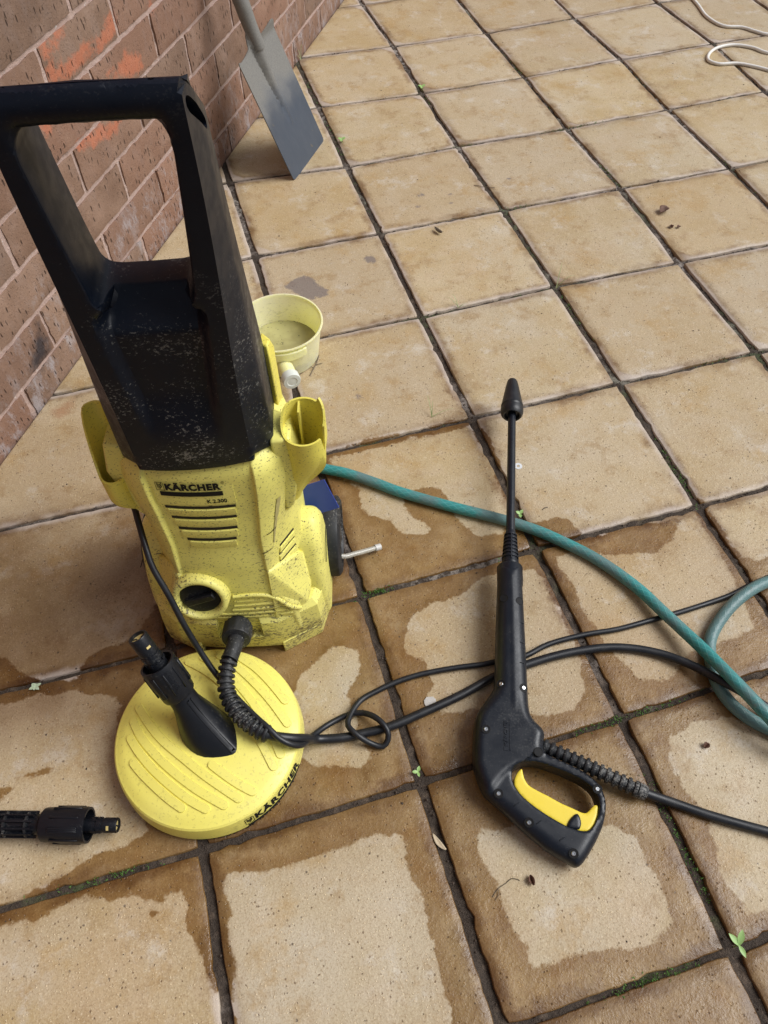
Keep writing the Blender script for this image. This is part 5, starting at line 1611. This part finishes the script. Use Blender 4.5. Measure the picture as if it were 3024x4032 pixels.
bm = bmesh.new(); add_tube(bm, catmull(WHITE_CABLE, .01), .0046, 10)
tag(obj('white_cable', bm, mat_simple('white_cable', (.76, .74, .68), .45, 0, (.80, .78, .74), 20), None, 60), 'white electric cable looping over the far tiles', 'cable')

# ------------------------------------------------------------------ shovel
M_STEEL = mat_steel()
sh = thing('shovel', 'grey steel shovel with a worn square blade leaning on the brick wall', 'shovel', (.2148, .0534, 0))
SX = Vector((.585, .811, 0)).normalized()                       # along the cutting edge
up_ = (Vector((.1234, .1197, .2778)) - Vector((.2148, .0534, 0))); BLN = up_.length
SY = up_.normalized(); SY = (SY - SX * SY.dot(SX)).normalized(); SZ = SX.cross(SY)
if SZ.x < 0: SZ = -SZ
def S(x, y, z): return SX * x + SY * y + SZ * z
hw0, hw1 = .0985, .0955
ol = [(-hw0, .001), (-.05, -.001), (.05, -.001), (hw0, .001), (hw0 + .0005, .02), (hw1 + .001, .20), (hw1, BLN - .006), (hw1 - .006, BLN + .001), (.06, BLN - .006), (.026, BLN - .012), (.017, BLN + .006), (.0155, BLN + .03), (-.0155, BLN + .03), (-.017, BLN + .006), (-.026, BLN - .014), (-.06, BLN - .022), (-hw1 + .01, BLN - .024), (-hw1 - .001, BLN - .018), (-hw1 - .002, .20), (-hw0 - .0005, .02)]
ol = resample(ol, .007, 1)
def blade_z(x, y):
    dish = -.006 * (1 - (x / .1) ** 2) * sstep(0, .25, y)
    wv = .013 * (y - .10) / (BLN - .10) if y > .10 else 0
    rib = 0
    if y > .095:
        w = .004 + .013 * min(1, (y - .095) / .19); hgt = .0015 + .017 * min(1, ((y - .095) / .19)) ** 1.2
        t = abs(x) / w
        if t < 1: rib = hgt * math.sqrt(1 - t * t)
        elif t < 1.7: rib = -.0022 * (1 - abs(t - 1.3) / .4) * min(1, (y - .095) / .05) if abs(t - 1.3) < .4 else 0
    fold = .010 * sstep(BLN - .024, BLN, y) * sstep(.025, .04, abs(x))
    return dish + rib + fold
bm = pillow(ol, [], .0055, lambda x, y, d: blade_z(x, y), lambda x, y, d: blade_z(x, y) - .0022, lambda x, y, o_: S(x, y, o_))
bl = obj('blade', bm, M_STEEL, sh, 50)
sp = [S(0, BLN - .03, .001), S(0, BLN + .02, .004), S(0, BLN + .07, .009)]
o0 = Vector((.2148, .0534, 0))
top1 = Vector((.0835, .150, .50)) - o0; top2 = Vector((.062, .166, 1.02)) - o0
P = catmull(sp + [Vector((.0975, .1385, .385)) - o0, top1], .01)
bm = bmesh.new(); add_tube(bm, P, [.0150 + .0025 * min(1, i / 8) for i in range(len(P))], 24); obj('socket', bm, M_STEEL, sh, 50)
M_WOOD = mat_simple('ash_wood', (.36, .23, .12), .55, 0, (.26, .16, .08), 40)
bm = bmesh.new(); add_tube(bm, [top1 - (top2 - top1).normalized() * .03, top1.lerp(top2, .5), top2], .0158, 20); obj('shaft', bm, M_WOOD, sh, 50)
g0 = top2
bm = bmesh.new(); add_tube(bm, catmull([g0, g0 + SX * .035 + Vector((0, 0, .03)), g0 + SX * .052 + Vector((0, 0, .085)), g0 + SX * .045 + Vector((0, 0, .11)), g0 - SX * .045 + Vector((0, 0, .11)), g0 - SX * .052 + Vector((0, 0, .085)), g0 - SX * .035 + Vector((0, 0, .03)), g0], .008), .011, 12); obj('grip', bm, M_WOOD, sh, 50)

# ------------------------------------------------------------------ pale pot with spout
M_POT = mat_plastic('pale_yellow_plastic', (.86, .84, .42), .38, .22, (.12, .10, .05), fade=(.87, .86, .52), scale=.7)
for n_ in M_POT.node_tree.nodes:
    if n_.type == 'BSDF_PRINCIPLED':
        n_.inputs['Subsurface Weight'].default_value = .6; n_.inputs['Subsurface Radius'].default_value = (.03, .03, .012); n_.inputs['Subsurface Scale'].default_value = .6
pot = thing('plastic_pot', 'pale yellow plastic pot holding dirty water with a capped spout at its side', 'pot', (.0015, -.622, 0))
H = .082
bm = bmesh.new()
add_lathe(bm, [(.066, .0005), (.0695, .003), (.0800, H - .006), (.0830, H - .005), (.0840, H - .002), (.0832, H), (.0805, H), (.0790, H - .003), (.0675, .006), (.03, .0045), (.002, .0045)], 72, cap=(True, True))
obj('bowl', bm, M_POT, pot, 40)
g_ = NT('dirty_water'); Pn = g_.tc.outputs['Object']
g_.set(Base_Color=g_.mix(g_.ramp(g_.noise(Pn, 28, 4), .35, .65), (.36, .33, .15), (.46, .43, .20)), Roughness=.08)
bm = bmesh.new(); add_lathe(bm, [(.0705, .0245), (.03, .0245), (.001, .0245)], 64, cap=(False, True)); obj('water', bm, g_.m, pot, 0)
bm = bmesh.new()
for _ in range(90):
    a = random.gauss(1.6, .9); r = .0712 + random.gauss(0, .0010) if random.random() < .6 else random.uniform(0, .068)
    blob(bm, (math.cos(a) * r, math.sin(a) * r, .0248), random.uniform(.0005, .0014), .4)
tag(obj('scum', bm, mat_simple('pot_scum', (.05, .05, .025), .8), pot, 0), kind='stuff')
sa = Vector((-.012, -.074, .041)); sdn = Vector((.10, -.99, .05)).normalized()
bm = bmesh.new(); add_lathe(bm, [(.0150, -.006), (.0150, .046), (.0140, .046)], 28, sa, sdn); spt = obj('spout', bm, M_POT, pot, 40)
M_CAP = mat_simple('translucent_cap', (.62, .66, .60), .25, 0, (.70, .72, .66), 90)
bm = bmesh.new(); add_lathe(bm, [(.0150, .036), (.0172, .037), (.0174, .050), (.0162, .053), (.010, .0535), (.0085, .0525), (.002, .0528)], 32, sa, sdn, lobes=lambda t, h: 1 + (.015 if .038 < h < .050 and math.sin(t * 16) > 0 else 0)); obj('cap', bm, M_CAP, spt, 35)
bm = bmesh.new()
for (x0, x1, z0, z1) in ((-.055, .035, .056, .074), (-.055, -.035, .012, .056)):
    secs = []
    for t in range(9):
        x = x0 + (x1 - x0) * t / 8
        y = -math.sqrt(.0795 ** 2 - x * x)
        secs.append([Vector((x, y + .006, z0)), Vector((x, y - .006, z0)), Vector((x, y - .006, z1)), Vector((x, y + .004, z1))])
    add_loft(bm, secs)
bevel(obj('bracket', bm, M_POT, pot, 30), .0012)

# ------------------------------------------------------------------ small bits lying about
M_LEAFB = mat_simple('dry_leaf', (.075, .030, .018), .7, 0, (.15, .075, .045), 80)
M_TWIG = mat_simple('twig', (.10, .075, .05), .8, 0, (.20, .16, .11), 120)
M_SPROUT = mat_simple('sprout_leaf', (.22, .40, .10), .45, 0, (.36, .52, .20), 60)
M_GRASS = mat_simple('grass_blade', (.20, .27, .09), .5, 0, (.38, .38, .20), 60)
M_PALE = mat_simple('pale_lichen', (.34, .46, .27), .8, 0, (.55, .62, .48), 90)
def leaf(name, loc, rot, L, w, mat, curl, label, cat):
    n = 9; bm = bmesh.new(); rows = []
    for i in range(n + 1):
        t = i / n; ww = w * math.sin(math.pi * min(1, t * .93 + .05)) ** .8
        zz = .0012 + curl * L * (t - .5) ** 2
        rows.append([bm.verts.new(((t - .5) * L, s * ww * .5 + .08 * L * math.sin(t * 3), zz + abs(s) * ww * curl * .9 + noise.noise((t * 4, s, L * 300)) * .0014)) for s in (-1, -.5, 0, .5, 1)])
    for a, b in zip(rows, rows[1:]):
        for k in range(4): bm.faces.new((a[k], a[k + 1], b[k + 1], b[k]))
    o = obj(name, bm, mat, None, 60)
    o.location = loc; o.rotation_euler = (0, 0, rot)
    so = o.modifiers.new('thick', 'SOLIDIFY'); so.thickness = .0005
    return tag(o, label, cat)
leaf('dry_leaf', (.9567, -.4205, 0), .4, .030, .022, M_LEAFB, .55, 'crumpled dark brown leaf alone on a far tile at the right', 'leaf')
leaf('dry_leaf', (.9440, -.478, 0), 1.2, .012, .009, M_LEAFB, .6, 'small dark leaf scrap left of its twin, in front of the crumpled leaf', 'leaf')
leaf('dry_leaf', (.9590, -.485, 0), .2, .011, .008, M_LEAFB, .6, 'small dark leaf scrap right of its twin, in front of the crumpled leaf', 'leaf')
leaf('dry_leaf', (.4272, -.3332, 0), 1.9, .028, .010, M_TWIG, .7, 'narrow curled tan leaf in the middle of a far tile', 'leaf')
leaf('seed_husk', (.0962, -1.659, 0), 1.5, .013, .008, M_LEAFB, .9, 'small brown seed husk below the gun grip', 'seed')
leaf('wood_chip', (-.0004, -1.5813, -.001), 1.95, .026, .007, mat_simple('pale_wood', (.52, .42, .28), .7), .15, 'pale splinter of wood lying in the joint left of the gun grip', 'wood chip')
leaf('dry_leaf', (.3955, -1.5708, 0), .3, .010, .008, M_LEAFB, .8, 'tiny black leaf scrap on the tile right of the ribbed gun hose', 'leaf')
def twig(loc, pts, r, label, branches=()):
    bm = bmesh.new(); add_tube(bm, catmull(pts, .004), r, 6)
    for b in branches: add_tube(bm, catmull(b, .004), r * .7, 5)
    o = obj('twig', bm, M_TWIG, None, 60); o.location = loc
    return tag(o, label, 'twig')
twig((.0638, -1.6526, 0), [(-.022, -.010, .001), (-.012, -.003, .001), (.0, .000, .001), (.010, .003, .0015), (.018, -.002, .001)], .0006, 'thin dry root fibre on the tile below the gun grip', [[(-.012, -.003, .003), (-.014, -.010, .002), (-.020, -.014, .001)]])
twig((.052, -.677, 0), [(-.016, -.022, .001), (-.004, -.006, .003), (.006, .010, .002), (.014, .026, .003)], .0011, 'forked grey twig lying beside the pale yellow pot', [[(-.004, -.006, .003), (-.012, .004, .004)], [(.002, .002, .003), (.016, .002, .004)], [(.006, .010, .002), (.000, .022, .004)]])
twig((.345, -1.13, 0), [(-.004, .0, .001), (.0, .002, .002), (.006, .002, .001)], .0008, 'short dark stalk on the tile beside the green hose')
twig((.60, -.20, 0), [(-.028, .020, .001), (-.010, .004, .003), (.016, -.006, .001)], .0007, 'fine dry stem across a far tile')
def sprout(loc, leaves, label, name='seedling', mat=None, stalk=.012):
    r = thing(name, label, 'seedling', loc)
    bm = bmesh.new(); add_tube(bm, [Vector((0, 0, -.004)), Vector((.001, 0, stalk * .5)), Vector((0, 0, stalk))], .0008, 6); obj('stalk', bm, mat or M_SPROUT, r, 60)
    for a, L, w, tilt in leaves:
        bm = bmesh.new(); rows = []
        for i in range(8):
            t = i / 7; ww = w * math.sin(math.pi * (t * .9 + .08))
            x = t * L; z = stalk + math.sin(tilt) * x - .18 * L * t * t
            rows.append([bm.verts.new((x * math.cos(a) - s * ww * .5 * math.sin(a), x * math.sin(a) + s * ww * .5 * math.cos(a), z + abs(s) * ww * .15)) for s in (-1, 0, 1)])
        for p, q in zip(rows, rows[1:]):
            for k in range(2): bm.faces.new((p[k], p[k + 1], q[k + 1], q[k]))
        obj('leaf', bm, mat or M_SPROUT, r, 60)
    return r
sprout((.3021, -1.797, 0), [(2.0, .016, .007, .5), (.9, .017, .008, .6), (-1.5, .014, .006, .2)], 'bright green three leaved seedling at the joint crossing in the lower right corner', stalk=.014)
sprout((.0001, -1.4894, 0), [(1.0, .008, .005, .4), (2.9, .008, .005, .4), (-1.6, .007, .004, .3)], 'tiny green seedling at the joint crossing left of the gun body', stalk=.005)
sprout((.2974, -1.1317, 0), [(.6, .009, .006, .5), (2.2, .008, .006, .5), (-1.8, .008, .006, .4)], 'small green seedling where the wand crosses the green hose', stalk=.008)
sprout((-.4999, -1.2079, 0), [(.3, .009, .005, .3), (1.3, .005, .005, .5), (2.2, .008, .006, .3), (3.3, .010, .005, .2), (4.4, .006, .005, .5), (5.4, .008, .005, .3)], 'pale grey green sprig in the joint left of the washer', mat=M_PALE, stalk=.002)
def grass(loc, blades, label):
    r = thing('grass_tuft', label, 'grass tuft', loc)
    for a, L, h in blades:
        bm = bmesh.new(); rows = []
        for i in range(9):
            t = i / 8; x = L * t; z = h * math.sin(t * 2.4) + .001
            w = .0007 * (1 - t) + .0002
            rows.append([bm.verts.new((x * math.cos(a) - s * w * math.sin(a), x * math.sin(a) + s * w * math.cos(a), z)) for s in (-1, 1)])
        for p, q in zip(rows, rows[1:]): bm.faces.new((p[0], p[1], q[1], q[0]))
        obj('blade', bm, M_GRASS, r, 60)
grass((.3814, -.5955, 0), [(2.2, .036, .014), (1.9, .030, .020), (.1, .022, .006), (-.4, .016, .006)], 'little tuft of thin grass at a joint in the middle of the patio')
grass((.2290, -.872, 0), [(1.5, .045, .020), (1.2, .03, .016), (.1, .045, .006)], 'thin grass blades in the joint left of the nozzle')
grass((.602, -.600, 0), [(1.0, .075, .02), (.2, .05, .02)], 'long fine grass blades lying over a joint right of the other tuft')
grass((.3150, .585, 0), [(1.8, .03, .03), (1.2, .04, .03), (2.6, .03, .02)], 'green weeds growing between the wall foot and the far tiles')
for (x, y, n_) in ((.315, .11, 0), (.60, .31, 1)):
    sprout((x, y, 0), [(.5, .012, .009, .5), (2.4, .012, .009, .5), (4.2, .012, .008, .4)], ('round leaved green weed in the joint beside the shovel blade', 'small green weed in the far joint near the wall foot')[n_], stalk=.006)
# dropped paint and a washer
bm = bmesh.new()
wp_ = resample(WHITE_SPOT, .003, 1); c_ = Vector((sum(p[0] for p in wp_) / len(wp_), sum(p[1] for p in wp_) / len(wp_)))
wp_ = [(p[0] + noise.noise((p[0] * 300, p[1] * 300, 0)) * .0016, p[1] + noise.noise((p[0] * 300, p[1] * 300, 6)) * .0016) for p in wp_]
bm = pillow(wp_, [], .003, lambda x, y, d: .0012 - rnd_edge(d, .0008), lambda x, y, d: -.0005, lambda x, y, o_: Vector((x, y, o_)))
tag(obj('paint_drop', bm, mat_simple('white_splash', (.58, .56, .54), .6, 0, (.40, .37, .34), 140), None, 50), 'flat white splash dried on the tile under the hoses', 'paint drop')
bm = bmesh.new(); add_lathe(bm, [(.0028, .0003), (.0068, .0003), (.0070, .0012), (.0028, .0012), (.0028, .0003)], 24, cap=(False, False))
o = obj('washer', bm, mat_simple('white_washer', (.74, .76, .78), .4), None, 40); o.location = (.3377, -1.0294, 0); tag(o, 'tiny white ring lying on the tile beside the wand', 'washer')
